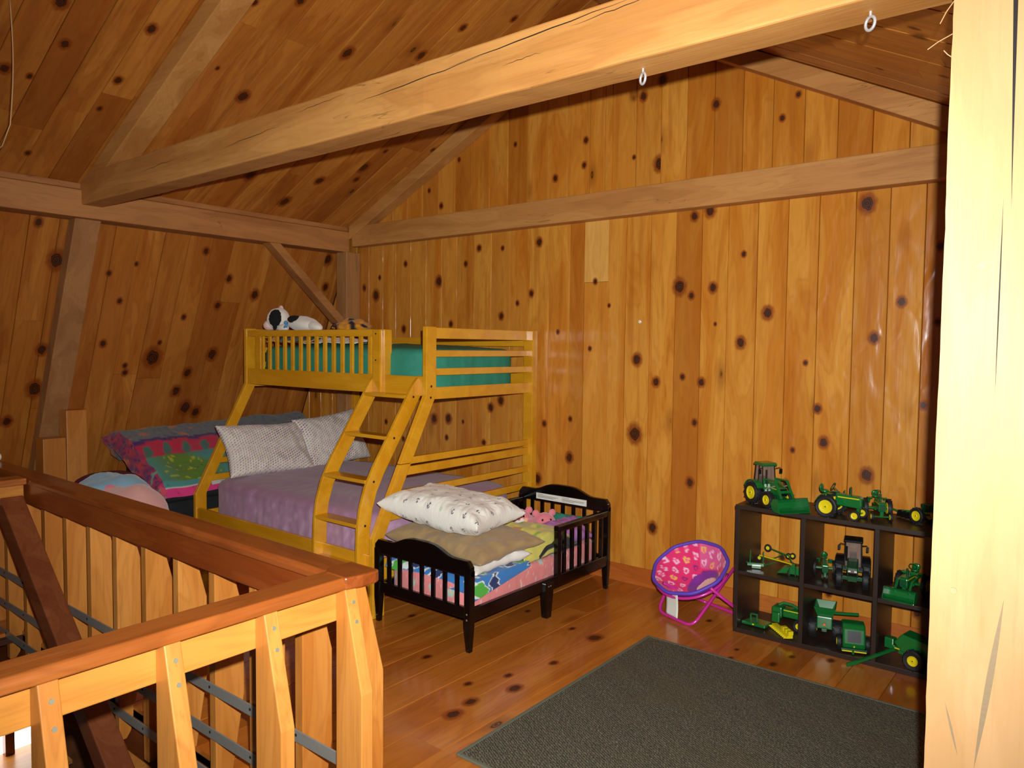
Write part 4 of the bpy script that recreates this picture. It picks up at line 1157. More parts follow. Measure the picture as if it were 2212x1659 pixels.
# blue animal-print blanket folded at the foot and hanging over the side
def bb(u, v):
    s = 0.82 * u
    y = 2.90 + 0.46 * v + 0.03 * u * v
    y0 = y
    if s < 0.655:
        x, z = TX0 + 0.045 + s, 0.352
    else:
        d = s - 0.655
        lim = 0.115 * (1 - 0.7 * v)
        d = min(d, 0.165) / 0.165 * lim
        x, z = -2.575 + 0.016 * min(1, d * 25), 0.352 - max(0, d - 0.012)
        y -= 0.06 * d
    if v < 0.12:
        a = (0.12 - v) / 0.12
        if u < 0.75: y = 2.90 - 0.018 * a; z -= 0.075 * a * (0.6 + 0.4 * u)
    z += 0.008 * nz(x * 10, y0 * 10, 2) * (s < 0.655)
    return (x, y, z)
def bbcol(u, v, p):
    BL, DK, GR, WH = lin(48, 120, 190), lin(22, 44, 100), lin(76, 176, 56), lin(226, 232, 228)
    a = nz(u * 6 + 3, v * 4.2, 2.0) + 0.25 * nz(u * 15, v * 11, 5)
    g = nz(u * 5 + 9, v * 3.6, 7.0) + 0.25 * nz(u * 14, v * 10, 1)
    c = BL
    if a > 0.30: c = DK
    elif a > 0.22: c = WH
    if g > 0.30: c = GR
    elif g > 0.22: c = WH
    return c
tag(sheetmesh('blanket', bb, 110, 64, bbcol, thick=0.006, solid=0.009), 'blue blanket with green and navy shapes hanging over the toddler bed side', 'blanket')
m = place((-2.90, 3.14, 0.408), (0.98, 0.02, -0.02), (0.0, 1, 0.02))
tag(pillow('pillow', 0.70, 0.50, 0.11, 60, 44, 0.016, 3.0, mat='white', matrix=m), 'white pillow squashed beneath the khaki pillow', 'pillow')
m = place((-2.90, 3.185, 0.492), (0.97, -0.05, -0.03), (0.05, 1, 0.05))
tag(pillow('pillow', 0.80, 0.54, 0.12, 90, 64, 0.018, 8.0, mat='khaki', matrix=m, sag=0.012), 'khaki pillow lying between two white pillows on the toddler bed', 'pillow')
def anchors(x, y, sd):
    c = lin(232, 228, 216)
    p = 0.088
    j = math.floor(y / p)
    xx = x + (p / 2 if j % 2 else 0)
    i = math.floor(xx / p)
    lx, ly = xx - (i + 0.5) * p, y - (j + 0.5) * p
    h = math.sin(i * 12.9 + j * 4.7) * 3758.5; h -= math.floor(h)
    a = h * 6.28
    lx, ly = lx * math.cos(a) - ly * math.sin(a), lx * math.sin(a) + ly * math.cos(a)
    if h > 0.86:
        return mix3(c, lin(150, 200, 160), 0.5) if math.hypot(lx, ly) < 0.01 else c
    ink = abs(lx) < 0.0019 and -0.011 < ly < 0.011
    ink |= abs(math.hypot(lx, ly + 0.001) - 0.0105) < 0.002 and ly < -0.003
    ink |= abs(ly - 0.006) < 0.0017 and abs(lx) < 0.006
    return lin(60, 56, 88) if ink else c
m = place((-2.985, 3.17, 0.645), (0.97, 0.08, -0.06), (-0.08, 0.95, 0.0))
tag(pillow('pillow', 0.74, 0.48, 0.20, 250, 170, 0.018, 12.0, colfn=anchors, matrix=m, puck=5.0), 'plump white pillow with small dark anchors on top of the toddler bed pile', 'pillow')
# yellow blanket, black edge
def yb(u, v):
    x = -3.02 + 0.44 * u
    y = 3.36 + 0.56 * v + 0.05 * math.sin(u * 3)
    hgt = 0.13 * math.sin(PI * min(1, 0.1 + 0.9 * v)) ** 0.7 * (0.55 + 0.45 * math.sin(PI * (0.15 + 0.75 * u)))
    z = 0.35 + hgt + 0.022 * nz(x * 9, y * 9, 4) + 0.012 * nz(x * 20, y * 14, 6)
    if u > 0.93: z = max(0.346, z - (u - 0.93) * 1.4)
    return (x, y, max(z, 0.346))
def ybcol(u, v, p):
    c = lin(208, 200, 96)
    k = nz(p[0] * 7, p[1] * 7, 11)
    if k > 0.22: c = mix3(c, lin(196, 120, 50), 0.75)
    if nz(p[0] * 16, p[1] * 12, 3) < -0.38: c = mix3(c, lin(130, 190, 40), 0.8)
    if v > 0.93 or (u > 0.94 and v > 0.55): c = lin(34, 30, 32)
    return c
tag(sheetmesh('blanket', yb, 70, 70, ybcol, thick=0.012), 'rumpled yellow blanket with orange marks and black edge in the toddler bed', 'blanket')
def kb2(u, v):
    x = -2.66 + 0.085 * u; y = 3.50 + 0.34 * v
    return (x, y, 0.347 + 0.10 * math.sin(PI * v) * (1 - 0.5 * u) + 0.012 * nz(x * 18, y * 14))
tag(sheetmesh('cloth', kb2, 20, 40, lambda u, v, p: lin(20, 17, 18), thick=0.012), 'black cloth tucked beside the yellow blanket near the side guard', 'cloth')
m = place((-2.715, 3.97, 0.405), (0.25, 0.9, 0.06), (-0.85, 0.1, 0.42))
tag(pillow('pillow', 0.32, 0.22, 0.09, 50, 36, 0.012, 6.0, mat='violetpillow', matrix=m), 'small lilac pillow against the right guard of the toddler bed', 'pillow')
m = place((-2.84, 4.11, 0.40), (1, 0.1, 0), (0, 0.6, 0.5))
tag(pillow('pillow', 0.24, 0.18, 0.07, 40, 30, 0.008, 4.0, mat='teal', matrix=m), 'little teal cushion behind the pink plush toys', 'cushion')
def bear(loc, rz, label, face):
    t = thing('plush_bear', label, 'plush toy', loc, rz, 'pink plush toys in the toddler bed')
    def e(n, c, r, mt, rot=None, par=t):
        return mesh_obj(n, B().ell(c, r, 22, 15, rot, fz), mt, par, world=False, smooth=True)
    e('body', (0, 0.02, 0.02), (0.07, 0.10, 0.055), 'plushpink')
    hd = e('head', (0, -0.085, 0.055), (0.072, 0.06, 0.058), 'plushpink')
    e('muzzle', (0, -0.128, 0.045), (0.04, 0.028, 0.03), face, None, hd)
    e('nose', (0, -0.155, 0.058), (0.010, 0.007, 0.008), 'plushnose' if face == 'plushpink' else 'plushpink', None, hd)
    for s in (-1, 1):
        e('ear', (0.058 * s, -0.075, 0.108), (0.024, 0.014, 0.024), 'plushpink', None, hd)
        e('eye', (0.028 * s, -0.135, 0.075), (0.007, 0.005, 0.008), 'eye', None, hd)
        e('arm', (0.075 * s, -0.02, 0.035), (0.026, 0.05, 0.026), 'plushpink')
        if face == 'plushwhite':
            e('cheek', (0.036 * s, -0.115, 0.04), (0.03, 0.028, 0.032), 'plushpeach', None, hd)
    return t
bear((-3.12, 4.02, 0.385), 0.55, 'pink plush bear with peach cheeks and white muzzle, left of its twin', 'plushwhite')
bear((-2.96, 4.02, 0.385), 0.95, 'all-pink plush toy lying right of the white-muzzled bear', 'plushpink')

# ------------------------------------------------------------------ rug
rug = thing('rug', 'dark grey woven rectangular rug with bound edge on the wooden floor', 'rug', (-1.1, 2.87, 0))
mesh_obj('pile', B().box(-1.915, 0.35, 2.10, 3.625, 0.001, 0.011), 'rug', rug, bevel=0.003)
for nm, bx in (('binding', (-1.93, -1.913, 2.085, 3.64)), ('binding', (-1.913, 0.35, 3.623, 3.64)), ('binding', (-1.913, 0.35, 2.085, 2.102))):
    mesh_obj(nm, B().box(bx[0], bx[1], bx[2], bx[3], 0.001, 0.0125), 'rugedge', rug, bevel=0.003)

# ------------------------------------------------------------------ folding saucer chair
ch = thing('saucer_chair', 'pink and purple round folding child chair on magenta tube legs', 'chair', (-1.9, 4.12, 0))
cn = Vector((-0.10, -0.50, 0.80)).normalized()
cc_ = Vector((-1.915, 4.12, 0.285))
ca = Vector((1, 0.0, 0.25)); ca = (ca - cn * ca.dot(cn)).normalized()
cb_ = cn.cross(ca)
CR = 0.225
def bowl(r, a, dep, push=0.0):
    return cc_ + ca * (r * CR * math.cos(a)) + cb_ * (r * CR * 0.95 * math.sin(a)) - cn * (dep * (1 - r * r) + push)
def chairprint(u, v):
    PK, PU, YE, W_ = lin(228, 40, 110), lin(132, 34, 120), lin(240, 190, 90), lin(240, 200, 220)
    r, a = v, u * 2 * PI
    x, y = r * math.cos(a) * CR, r * math.sin(a) * CR
    c = PK
    # plain purple and pale panel in the middle in place of the printed figure
    if (x - 0.05) ** 2 + (y + 0.01) ** 2 < 0.105 ** 2:
        c = lin(128, 40, 150)
        if (x - 0.07) ** 2 + (y + 0.02) ** 2 < 0.065 ** 2: c = lin(236, 190, 176)
        return c
    if y > 0.07 and x > 0.0 and y > 0.12 - x * 0.3: c = lin(226, 92, 150)
    p = 0.055
    i = math.floor(x / p)
    j = math.floor((y + 0.5 * p * (i % 2)) / p)
    lx, ly = x - (i + 0.5) * p, y + 0.5 * p * (i % 2) - (j + 0.5) * p
    h = math.sin(i * 37.1 + j * 17.3) * 4375.5; h -= math.floor(h)
    rr_ = math.hypot(lx, ly * 1.1 - abs(lx) * 0.55)
    if 0.009 < rr_ < 0.0165: c = (W_, PU, YE, W_)[int(h * 4)]
    elif rr_ <= 0.009 and h > 0.5: c = lin(250, 90, 150)
    return c
b = B(); cols = []
NU, NV = 110, 40
for j in range(NV + 1):
    for i in range(NU):
        a, r = 2 * PI * i / NU, j / NV
        pk = 0.01 * math.sin(a * 9 + 1) * r ** 4 + 0.012 * nz(math.cos(a) * r * 4, math.sin(a) * r * 4, 3)
        b.v.append(tuple(bowl(r, a, 0.15, pk * 0.6)))
        cols.append(chairprint(i / NU, j / NV))
b.f = [(j * NU + i, j * NU + (i + 1) % NU, (j + 1) * NU + (i + 1) % NU, (j + 1) * NU + i) for j in range(NV) for i in range(NU)]
mesh_obj('seat_lining', b, 'print', ch, smooth=True, cols=cols)
b = B().grid(lambda u, v: bowl(1.02 * v, u * 2 * PI, 0.18, 0.012 + 0.01 * math.sin(v * PI) * nz(math.cos(u * 6.28) * 3, math.sin(u * 6.28) * 3)), 60, 20)
mesh_obj('seat_shell', b, 'purplecloth', ch, smooth=True)
mesh_obj('rim_piping', B().tube([bowl(1.01 + 0.015 * math.sin(9 * a), a, 0.0, -0.004) for a in [2 * PI * k / 60 for k in range(60)]], 0.011, 8, True), 'violetpipe', ch, smooth=True)
def arc(pts, n=8):
    """polyline with rounded corners"""
    out = [Vector(pts[0])]
    for k in range(1, len(pts) - 1):
        p0, p1, p2 = Vector(pts[k - 1]), Vector(pts[k]), Vector(pts[k + 1])
        d0, d1 = (p0 - p1), (p2 - p1)
        r = min(0.06, d0.length * 0.45, d1.length * 0.45)
        a, c = p1 + d0.normalized() * r, p1 + d1.normalized() * r
        for i in range(n + 1):
            t = i / n
            out.append(a * (1 - t) ** 2 + p1 * 2 * t * (1 - t) + c * t * t)
    out.append(Vector(pts[-1]))
    return out
z0 = 0.0095
fr1 = [(-2.06, 4.33, 0.33), (-2.07, 4.02, z0 + 0.002), (-1.80, 3.925, z0), (-1.66, 4.28, 0.36)]
fr2 = [(-2.02, 3.99, 0.20), (-1.93, 4.36, z0 + 0.002), (-1.60, 4.26, z0), (-1.72, 3.98, 0.235)]
mesh_obj('front_leg_frame', B().tube(arc(fr1), 0.0095, 10), 'pinkmetal', ch, smooth=True)
mesh_obj('rear_leg_frame', B().tube(arc(fr2), 0.0095, 10), 'pinkmetal', ch, smooth=True)
mesh_obj('pivot', B().cyl((-1.725, 4.09, 0.165), (-1.700, 4.085, 0.165), 0.009, 12), 'screw', ch, smooth=40)
mesh_obj('rail_strap', B().tube([bowl(1.0, a, 0.0, 0.035) for a in [-2.6 + 0.15 * k for k in range(18)]], 0.009, 8), 'pinkmetal', ch, smooth=True)
b = B().grid(lambda u, v: (-2.005 + 0.10 * u + 0.006 * v, 3.985 - 0.045 * u + 0.01 * math.sin(v * 2.6) - 0.012 * v, 0.165 - 0.135 * v), 6, 14)
tg = mesh_obj('paper_tag', b, 'paper', ch, smooth=True)
sd = tg.modifiers.new('thickness', 'SOLIDIFY'); sd.thickness = 0.0015

# ------------------------------------------------------------------ cube bookcase
bc = thing('bookcase', 'espresso open cube bookcase with three columns against the back wall', 'bookcase', (-1.07, 4.18, 0))
CX0, CX1, CY0, CY1 = -1.607, -0.50, 4.035, 4.385
for x in (CX0, -1.247, -0.885, CX1 - 0.022):
    mesh_obj('upright', B().box(x, x + 0.022, CY0, CY1, 0.027, 0.701), 'espresso', bc, bevel=0.001)
mesh_obj('top', B().box(CX0 - 0.002, CX1 + 0.002, CY0 - 0.002, CY1, 0.7015, 0.7245), 'espresso', bc, bevel=0.0015)
mesh_obj('bottom', B().box(CX0, CX1, CY0, CY1, 0.0, 0.0265), 'espresso', bc, bevel=0.0015)
for xa, xb in ((CX0 + 0.0225, -1.2475), (-1.2245, -0.8855), (-0.8625, CX1 - 0.0225)):
    mesh_obj('shelf', B().box(xa, xb, CY0 + 0.001, CY1, 0.333, 0.354), 'espresso', bc, bevel=0.0015)

# ------------------------------------------------------------------ toy farm machines
def toy(name, label, x, y, z, rz, s=1.0, cat='toy tractor'):
    t = thing(name, label, cat, (x, y, z), rz, 'green toy farm machines in the bookcase')
    t.scale = (s, s, s)
    return t
def pt(parent, name, b, mat, bevel=0.0012, smooth=False):
    return mesh_obj(name, b, mat, parent, world=False, smooth=smooth, bevel=bevel)
def wheel(t, x, y, r, w, rim=0.58, lugs=True, front=False, z=None):
    z = r if z is None else z
    hw = w / 2
    b = B().lathe([(r * rim, -hw * 0.75), (r * 0.86, -hw), (r * 0.97, -hw * 0.72), (r, -hw * 0.3), (r, hw * 0.3), (r * 0.97, hw * 0.72), (r * 0.86, hw), (r * rim, hw * 0.75)], (x, y, z), 'y', 28)
    if lugs:
        n = 14
        for k in range(n):
            for s in (-1, 1):
                a = 2 * PI * (k + (0.25 if s > 0 else 0)) / n
                m = Matrix.Translation((x, y, z)) @ Matrix.Rotation(-a, 4, 'Y') @ Matrix.Translation((r * 0.995, s * hw * 0.45, 0)) @ Matrix.Rotation(s * 0.6, 4, 'X')
                b.box(-r * 0.03, r * 0.045, -hw * 0.5, hw * 0.5, -r * 0.045, r * 0.045, m)
    wl = pt(t, 'wheel', b, 'tyre', 0, 35)
    rb = B()
    for s in (-1, 1):
        rb.lathe([(r * rim * 1.0, s * hw * 0.6), (r * rim * 0.98, s * hw * 0.98), (r * rim * 0.86, s * hw * 1.0), (r * rim * 0.72, s * hw * 0.8), (r * 0.2, s * hw * 0.79), (r * 0.16, s * hw * 0.94), (0.0005, s * hw * 0.95)], (x, y, z), 'y', 24)
    pt(wl, 'rim', rb, 'yellow', 0, 35)
    hb = B()
    for s in (-1, 1):
        hb.cyl((x, y + s * hw * 0.9, z), (x, y + s * hw * 1.0, z), r * 0.06, 8)
    pt(wl, 'hub_bolt', hb, 'toyblack', 0)
    return wl
def bucket(t, x, w, z0=0.006, h=0.052, d=0.05, mat='green'):
    """open scoop: curved back, floor with cutting lip, two cheeks"""
    prof = [(0.0, h), (-d * 0.55, h * 0.92), (-d * 0.78, h * 0.55), (-d * 0.62, h * 0.16), (-d * 0.3, 0.0), (d * 0.35, 0.0)]
    inn = [(p[0] + 0.0028, p[1] + 0.0025) for p in prof]
    b = B().strip([(x + p[0], z0 + p[1]) for p in prof], [(x + p[0], z0 + p[1]) for p in inn], -w / 2, w / 2, 'y')
    bu = pt(t, 'bucket', b, mat, 0)
    for s in (-1, 1):
        y = s * w / 2
        pts = [(x + p[0], z0 + p[1]) for p in prof]
        pt(bu, 'cheek', B().prism(pts, y - 0.0015, y + 0.0015, 'y'), mat, 0)
    pt(bu, 'lip', B().box(x + d * 0.3, x + d * 0.46, -w / 2, w / 2, z0 - 0.001, z0 + 0.002), mat, 0)
    return bu
def cab_tractor(name, label, x, y, z, rz, s=1.0, loader=False, hoodmat='green', dual=False, body='green'):
    t = toy(name, label, x, y, z, rz, s)
    R, r = 0.052, 0.038
    pt(t, 'chassis', B().box(-0.05, 0.105, -0.018, 0.018, 0.03, 0.062).box(-0.045, -0.02, -0.04, 0.04, 0.042, 0.06).box(0.07, 0.09, -0.042, 0.042, 0.032, 0.046), 'dgreen')
    hood = B().prism([(0.012, 0.062), (0.122, 0.056), (0.128, 0.075), (0.118, 0.096), (0.06, 0.108), (0.012, 0.112)], -0.022, 0.022, 'y')
    hd = pt(t, 'hood', hood, hoodmat, 0.006)
    pt(hd, 'grille', B().prism([(0.1235, 0.06), (0.1295, 0.075), (0.122, 0.092), (0.1195, 0.091)], -0.017, 0.017, 'y'), 'toyblack', 0)
    pt(hd, 'side_stripe', B().box(0.03, 0.11, -0.0228, -0.0222, 0.086, 0.089).box(0.03, 0.11, 0.0222, 0.0228, 0.086, 0.089), 'yellow', 0)
    for sy in (-1, 1):
        pt(hd, 'headlamp', B().box(0.1235, 0.1285, sy * 0.012 - 0.005, sy * 0.012 + 0.005, 0.078, 0.084), 'eyewhite', 0)
    cabf = B()
    top, bot = 0.178, 0.072
    cor = [(-0.052, -0.036), (-0.052, 0.036), (0.016, 0.034), (0.016, -0.034)]
    tpc = [(-0.044, -0.032), (-0.044, 0.032), (0.006, 0.031), (0.006, -0.031)]
    for c0, c1 in zip(cor, tpc):
        cabf.bar((c0[0], c0[1], bot), (c1[0], c1[1], top), 0.004, 0.004)
    cabf.bar((-0.018, -0.036, bot), (-0.018, -0.032, top), 0.0035, 0.0035).bar((-0.018, 0.036, bot), (-0.018, 0.032, top), 0.0035, 0.0035)
    cabf.box(-0.053, 0.018, -0.037, 0.037, 0.062, 0.074)
    pt(t, 'cab_frame', cabf, 'toyblack', 0)
    gl = B()
    k = 0.955
    vs = [(a * 1.0 - 0.0, c * k, bot + 0.002) for a, c in cor] + [(a, c * k, top - 0.002) for a, c in tpc]
    gl.add(vs, [(0, 1, 5, 4), (1, 2, 6, 5), (2, 3, 7, 6), (3, 0, 4, 7)])
    pt(t, 'cab_glass', gl, 'toyglass', 0)
    pt(t, 'seat', B().box(-0.04, -0.014, -0.014, 0.014, 0.074, 0.096).box(-0.042, -0.034, -0.014, 0.014, 0.09, 0.126), 'toyblack', 0.003)
    pt(t, 'steering_wheel', B().tube([(-0.002 + 0.004 * math.sin(a), 0.011 * math.cos(a), 0.115 + 0.011 * math.sin(a)) for a in [2 * PI * q / 14 for q in range(14)]], 0.0015, 6, True).cyl((0.012, 0, 0.095), (-0.001, 0, 0.114), 0.0015, 6), 'toyblack', 0)
    pt(t, 'cab_roof', B().prism([(-0.056, 0.179), (0.018, 0.178), (0.022, 0.184), (0.012, 0.193), (-0.046, 0.194), (-0.057, 0.187)], -0.038, 0.038, 'y'), body, 0.004)
    for sy in (-1, 1):
        pt(t, 'mirror', B().tube([(0.012, sy * 0.034, 0.168), (0.02, sy * 0.052, 0.172), (0.022, sy * 0.056, 0.166)], 0.0018, 6).box(0.018, 0.026, sy * 0.056 - 0.005, sy * 0.056 + 0.005, 0.146, 0.166), 'toyblack', 0)
        fd = B()
        a0 = [(-0.028 + (R + 0.006) * math.cos(a), R + (R + 0.006) * math.sin(a)) for a in [0.5 + 2.2 * q / 10 for q in range(11)]]
        a1 = [(-0.028 + (R + 0.010) * math.cos(a), R + (R + 0.010) * math.sin(a)) for a in [0.5 + 2.2 * q / 10 for q in range(11)]]
        fd.strip(a0, a1, sy * 0.036, sy * 0.068, 'y')
        pt(t, 'fender', fd, body, 0)
        wheel(t, -0.028, sy * 0.056, R, 0.032)
        if dual: wheel(t, -0.028, sy * 0.092, R, 0.03)
        wheel(t, 0.082, sy * 0.052, r, 0.026)
    pt(t, 'exhaust', B().cyl((0.03, -0.026, 0.10), (0.03, -0.026, 0.165), 0.004, 8), 'toyblack', 0, 40)
    if loader:
        for sy in (-1, 1):
            la = B()
            la.bar((0.018, sy * 0.031, 0.122), (0.10, sy * 0.031, 0.125), 0.007, 0.011, 0).bar((0.10, sy * 0.031, 0.127), (0.158, sy * 0.031, 0.045), 0.007, 0.011).bar((0.035, sy * 0.031, 0.06), (0.022, sy * 0.031, 0.124), 0.007, 0.013)
            arm = pt(t, 'loader_arm', la, 'green', 0.001)
            pt(arm, 'hydraulic_ram', B().cyl((0.04, sy * 0.031, 0.08), (0.115, sy * 0.031, 0.107), 0.003, 8), 'steel', 0, 40)
        pt(t, 'cross_bar', B().box(0.128, 0.134, -0.034, 0.034, 0.074, 0.086), 'green')
        bucket(t, 0.186, 0.155, 0.002, 0.058, 0.056)
    return t
def row_tractor(name, label, x, y, z, rz, s=1.0, R=0.045, wide=True):
    """old open tractor: long hood, seat, steering wheel, narrow front axle"""
    t = toy(name, label, x, y, z, rz, s)
    pt(t, 'transmission', B().box(-0.03, 0.03, -0.016, 0.016, 0.038, 0.066).box(-0.012, 0.012, -0.05, 0.05, 0.04, 0.05), 'green')
    hd = pt(t, 'hood', B().prism([(0.02, 0.05), (0.118, 0.046), (0.124, 0.06), (0.122, 0.088), (0.112, 0.094), (0.02, 0.098)], -0.017, 0.017, 'y'), 'green', 0.005)
    pt(hd, 'side_stripe', B().box(0.03, 0.115, -0.0178, -0.0168, 0.083, 0.087).box(0.03, 0.115, 0.0168, 0.0178, 0.083, 0.087), 'yellow', 0)
    pt(hd, 'grille', B().box(0.1225, 0.1255, -0.012, 0.012, 0.054, 0.084), 'dgreen', 0)
    pt(t, 'seat', B().ell((-0.03, 0, 0.098), (0.017, 0.018, 0.008), 14, 8).ell((-0.044, 0, 0.112), (0.006, 0.018, 0.016), 14, 8).cyl((-0.022, 0, 0.066), (-0.028, 0, 0.094), 0.004, 8), 'green', 0, True)
    pt(t, 'steering_wheel', B().tube([(0.004 + 0.006 * math.sin(a), 0.016 * math.cos(a), 0.122 + 0.014 * math.sin(a)) for a in [2 * PI * q / 16 for q in range(16)]], 0.0018, 6, True).cyl((0.03, 0, 0.098), (0.004, 0, 0.121), 0.0022, 6), 'dgreen', 0, 40)
    pt(t, 'exhaust', B().cyl((0.075, 0, 0.09), (0.075, 0, 0.128), 0.0045, 10).cyl((0.05, 0, 0.09), (0.05, 0, 0.112), 0.003, 8), 'dgreen', 0, 40)
    for sy in (-1, 1):
        wheel(t, -0.0, sy * 0.055, R, 0.022, 0.62)
        pt(t, 'fender', B().strip([((R + 0.005) * math.cos(a), R + (R + 0.005) * math.sin(a)) for a in [1.3 + 1.5 * q / 8 for q in range(9)]], [((R + 0.008) * math.cos(a), R + (R + 0.008) * math.sin(a)) for a in [1.3 + 1.5 * q / 8 for q in range(9)]], sy * 0.022, sy * 0.044, 'y'), 'green', 0)
        fy = sy * (0.042 if wide else 0.011)
        wheel(t, 0.108, fy, 0.022, 0.012, 0.6, False)
    pt(t, 'front_axle', B().bar((0.108, -0.042 if wide else -0.012, 0.022), (0.108, 0.042 if wide else 0.012, 0.022), 0.006, 0.008).box(0.102, 0.114, -0.008, 0.008, 0.022, 0.052), 'green')
    return t
M['toyglass'] = NT('toy_clear_glass').m
N = M['toyglass'].node_tree.nodes['Principled BSDF']
N.inputs['Base Color'].default_value = lin(150, 130, 120) + (1,)
N.inputs['Roughness'].default_value = 0.08
N.inputs['Alpha'].default_value = 0.42

TOP, MID, BOT = 0.7247, 0.3543, 0.0268
# top of the bookcase
cab_tractor('toy_tractor', 'green toy tractor with glazed cab and front bucket on top of the bookcase', -1.48, 4.165, TOP, -0.62, 1.22, loader=True)
row_tractor('toy_tractor', 'open green toy tractor side-on, beside the loader tractor on top of the bookcase', -1.115, 4.11, TOP, -0.12, 1.28)
row_tractor('toy_tractor', 'open green toy tractor turned towards the camera, behind the side-on one', -0.925, 4.24, TOP, -1.15, 1.05)
t = toy('toy_implement', 'green toy plough with one yellow-rimmed wheel at the right end of the bookcase top', -0.72, 4.24, TOP, 2.55, 1.1, 'toy implement')
pt(t, 'frame_bar', B().bar((-0.02, 0, 0.05), (0.125, 0, 0.028), 0.014, 0.018).bar((0.125, 0, 0.026), (0.16, 0, 0.03), 0.008, 0.008), 'green')
for k in range(4):
    pt(t, 'share', B().prism([(0.02 + 0.026 * k, 0.04), (0.035 + 0.026 * k, 0.036), (0.045 + 0.026 * k, 0.004), (0.02 + 0.026 * k, 0.008)], -0.004, 0.018, 'y'), 'toyblack', 0)
for sy in (-1, 1): wheel(t, -0.02, sy * 0.04, 0.038, 0.02, 0.6)
pt(t, 'axle', B().cyl((-0.02, -0.04, 0.038), (-0.02, 0.04, 0.038), 0.004, 8), 'dgreen', 0, 40)
pt(t, 'hopper', B().prism([(-0.06, 0.06), (-0.03, 0.06), (-0.02, 0.095), (-0.07, 0.095)], -0.022, 0.022, 'y'), 'dgreen', 0.002)
# middle shelf
t = toy('toy_implement', 'green toy bale fork with two upright prongs in the middle-left cube', -1.525, 4.14, MID, 0.35, 1.0, 'toy implement')
pt(t, 'frame', B().box(-0.045, 0.045, -0.01, 0.012, 0.014, 0.03).box(-0.02, 0.03, -0.02, 0.01, 0.003, 0.018).box(-0.05, 0.05, 0.004, 0.01, 0.026, 0.03), 'green')
for sx in (-0.03, 0.04):
    pt(t, 'prong', B().cyl((sx, 0.0, 0.028), (sx + 0.002, 0.006, 0.098), 0.0035, 8, 0.0028), 'green', 0, 40)
pt(t, 'hitch', B().tube([(0.045, 0.0, 0.02), (0.075, 0.01, 0.028), (0.105, 0.02, 0.038)], 0.003, 6), 'green', 0, 40)
t = toy('toy_implement', 'green toy hay rake with a long yellow bar in the middle-left cube', -1.44, 4.27, MID, -0.12, 1.0, 'toy implement')
pt(t, 'yellow_bar', B().bar((-0.12, 0.01, 0.036), (0.10, -0.02, 0.032), 0.006, 0.014), 'yellow')
pt(t, 'frame', B().bar((-0.06, 0.02, 0.085), (0.06, 0.0, 0.07), 0.006, 0.008).bar((-0.06, 0.0, 0.02), (0.03, 0.0, 0.072), 0.005, 0.006).bar((0.06, 0, 0.07), (0.09, -0.01, 0.03), 0.005, 0.006), 'green')
for wx, wz in ((-0.07, 0.088), (0.055, 0.066), (0.08, 0.072)):
    wheel(t, wx, 0.01, 0.022 if wx < 0 else 0.017, 0.009, 0.5, False, z=wz)
wheel(t, 0.09, -0.01, 0.02, 0.01, 0.5, False); wheel(t, -0.12, 0.01, 0.02, 0.01, 0.5, False)
t = toy('toy_implement', 'small green toy blade attachment beside the middle-left cube divider', -1.335, 4.15, MID, 0.15, 1.0, 'toy implement')
pt(t, 'blade', B().prism([(-0.065, 0.004), (-0.01, 0.012), (0.0, 0.045), (-0.03, 0.04)], -0.03, 0.03, 'y'), 'green')
pt(t, 'gearbox', B().box(0.0, 0.05, -0.02, 0.015, 0.006, 0.045).box(0.01, 0.03, -0.024, 0.0, 0.04, 0.062), 'green', 0.003)
pt(t, 'hitch_bracket', B().box(-0.004, 0.004, -0.028, -0.02, 0.0, 0.05).box(0.03, 0.036, -0.028, -0.02, 0.0, 0.056), 'dgreen')
row_tractor('toy_tractor', 'small narrow-front green toy tractor facing the camera in the middle cube', -1.185, 4.26, MID, -1.25, 0.95, wide=False)
cab_tractor('toy_tractor', 'large dark toy tractor with cab facing the camera in the middle cube', -1.03, 4.23, MID, -1.34, 1.22, hoodmat='dgreen', body='toyblack')
t = row_tractor('toy_tractor', 'green toy loader tractor with wide front bucket in the middle-right cube', -0.745, 4.25, MID, -1.70, 1.12)
for sy in (-1, 1):
    pt(t, 'loader_arm', B().bar((0.0, sy * 0.03, 0.085), (0.10, sy * 0.03, 0.075), 0.006, 0.010).bar((0.10, sy * 0.03, 0.077), (0.145, sy * 0.03, 0.03), 0.006, 0.010), 'green')
pt(t, 'loader_tower', B().box(0.03, 0.042, -0.034, 0.034, 0.095, 0.104), 'green')
bucket(t, 0.172, 0.13, -0.008 + 0.01, 0.05, 0.048)
# bottom row
t = toy('toy_implement', 'flat green toy mower deck in the bottom-left cube', -1.51, 4.15, BOT, 0.05, 1.0, 'toy implement')
pt(t, 'deck', B().prism([(-0.075, -0.045), (0.06, -0.055), (0.075, 0.03), (-0.045, 0.05)], 0.006, 0.022, 'z'), 'green', 0.003)
pt(t, 'hitch_post', B().box(-0.04, -0.032, -0.006, 0.002, 0.022, 0.062).box(-0.04, -0.0, -0.006, 0.002, 0.054, 0.062).box(0.0, 0.008, -0.02, -0.012, 0.022, 0.066), 'green')
pt(t, 'marker', B().box(-0.012, -0.002, -0.052, -0.0495, 0.012, 0.019), 'yellow', 0)
t = toy('toy_mower_conditioner', 'green toy windrower with yellow toothed cutter bar in the bottom-left cube', -1.345, 4.22, BOT, 0.0, 1.12, 'toy implement')
pt(t, 'body', B().box(-0.085, -0.035, -0.035, 0.035, 0.05, 0.105).box(-0.035, 0.085, -0.02, 0.035, 0.055, 0.098), 'green', 0.006)
pt(t, 'chute', B().box(-0.08, -0.04, -0.05, -0.03, 0.03, 0.08), 'green', 0.005)
pt(t, 'yellow_line', B().box(-0.03, 0.085, -0.0215, -0.0203, 0.09, 0.094), 'yellow', 0)
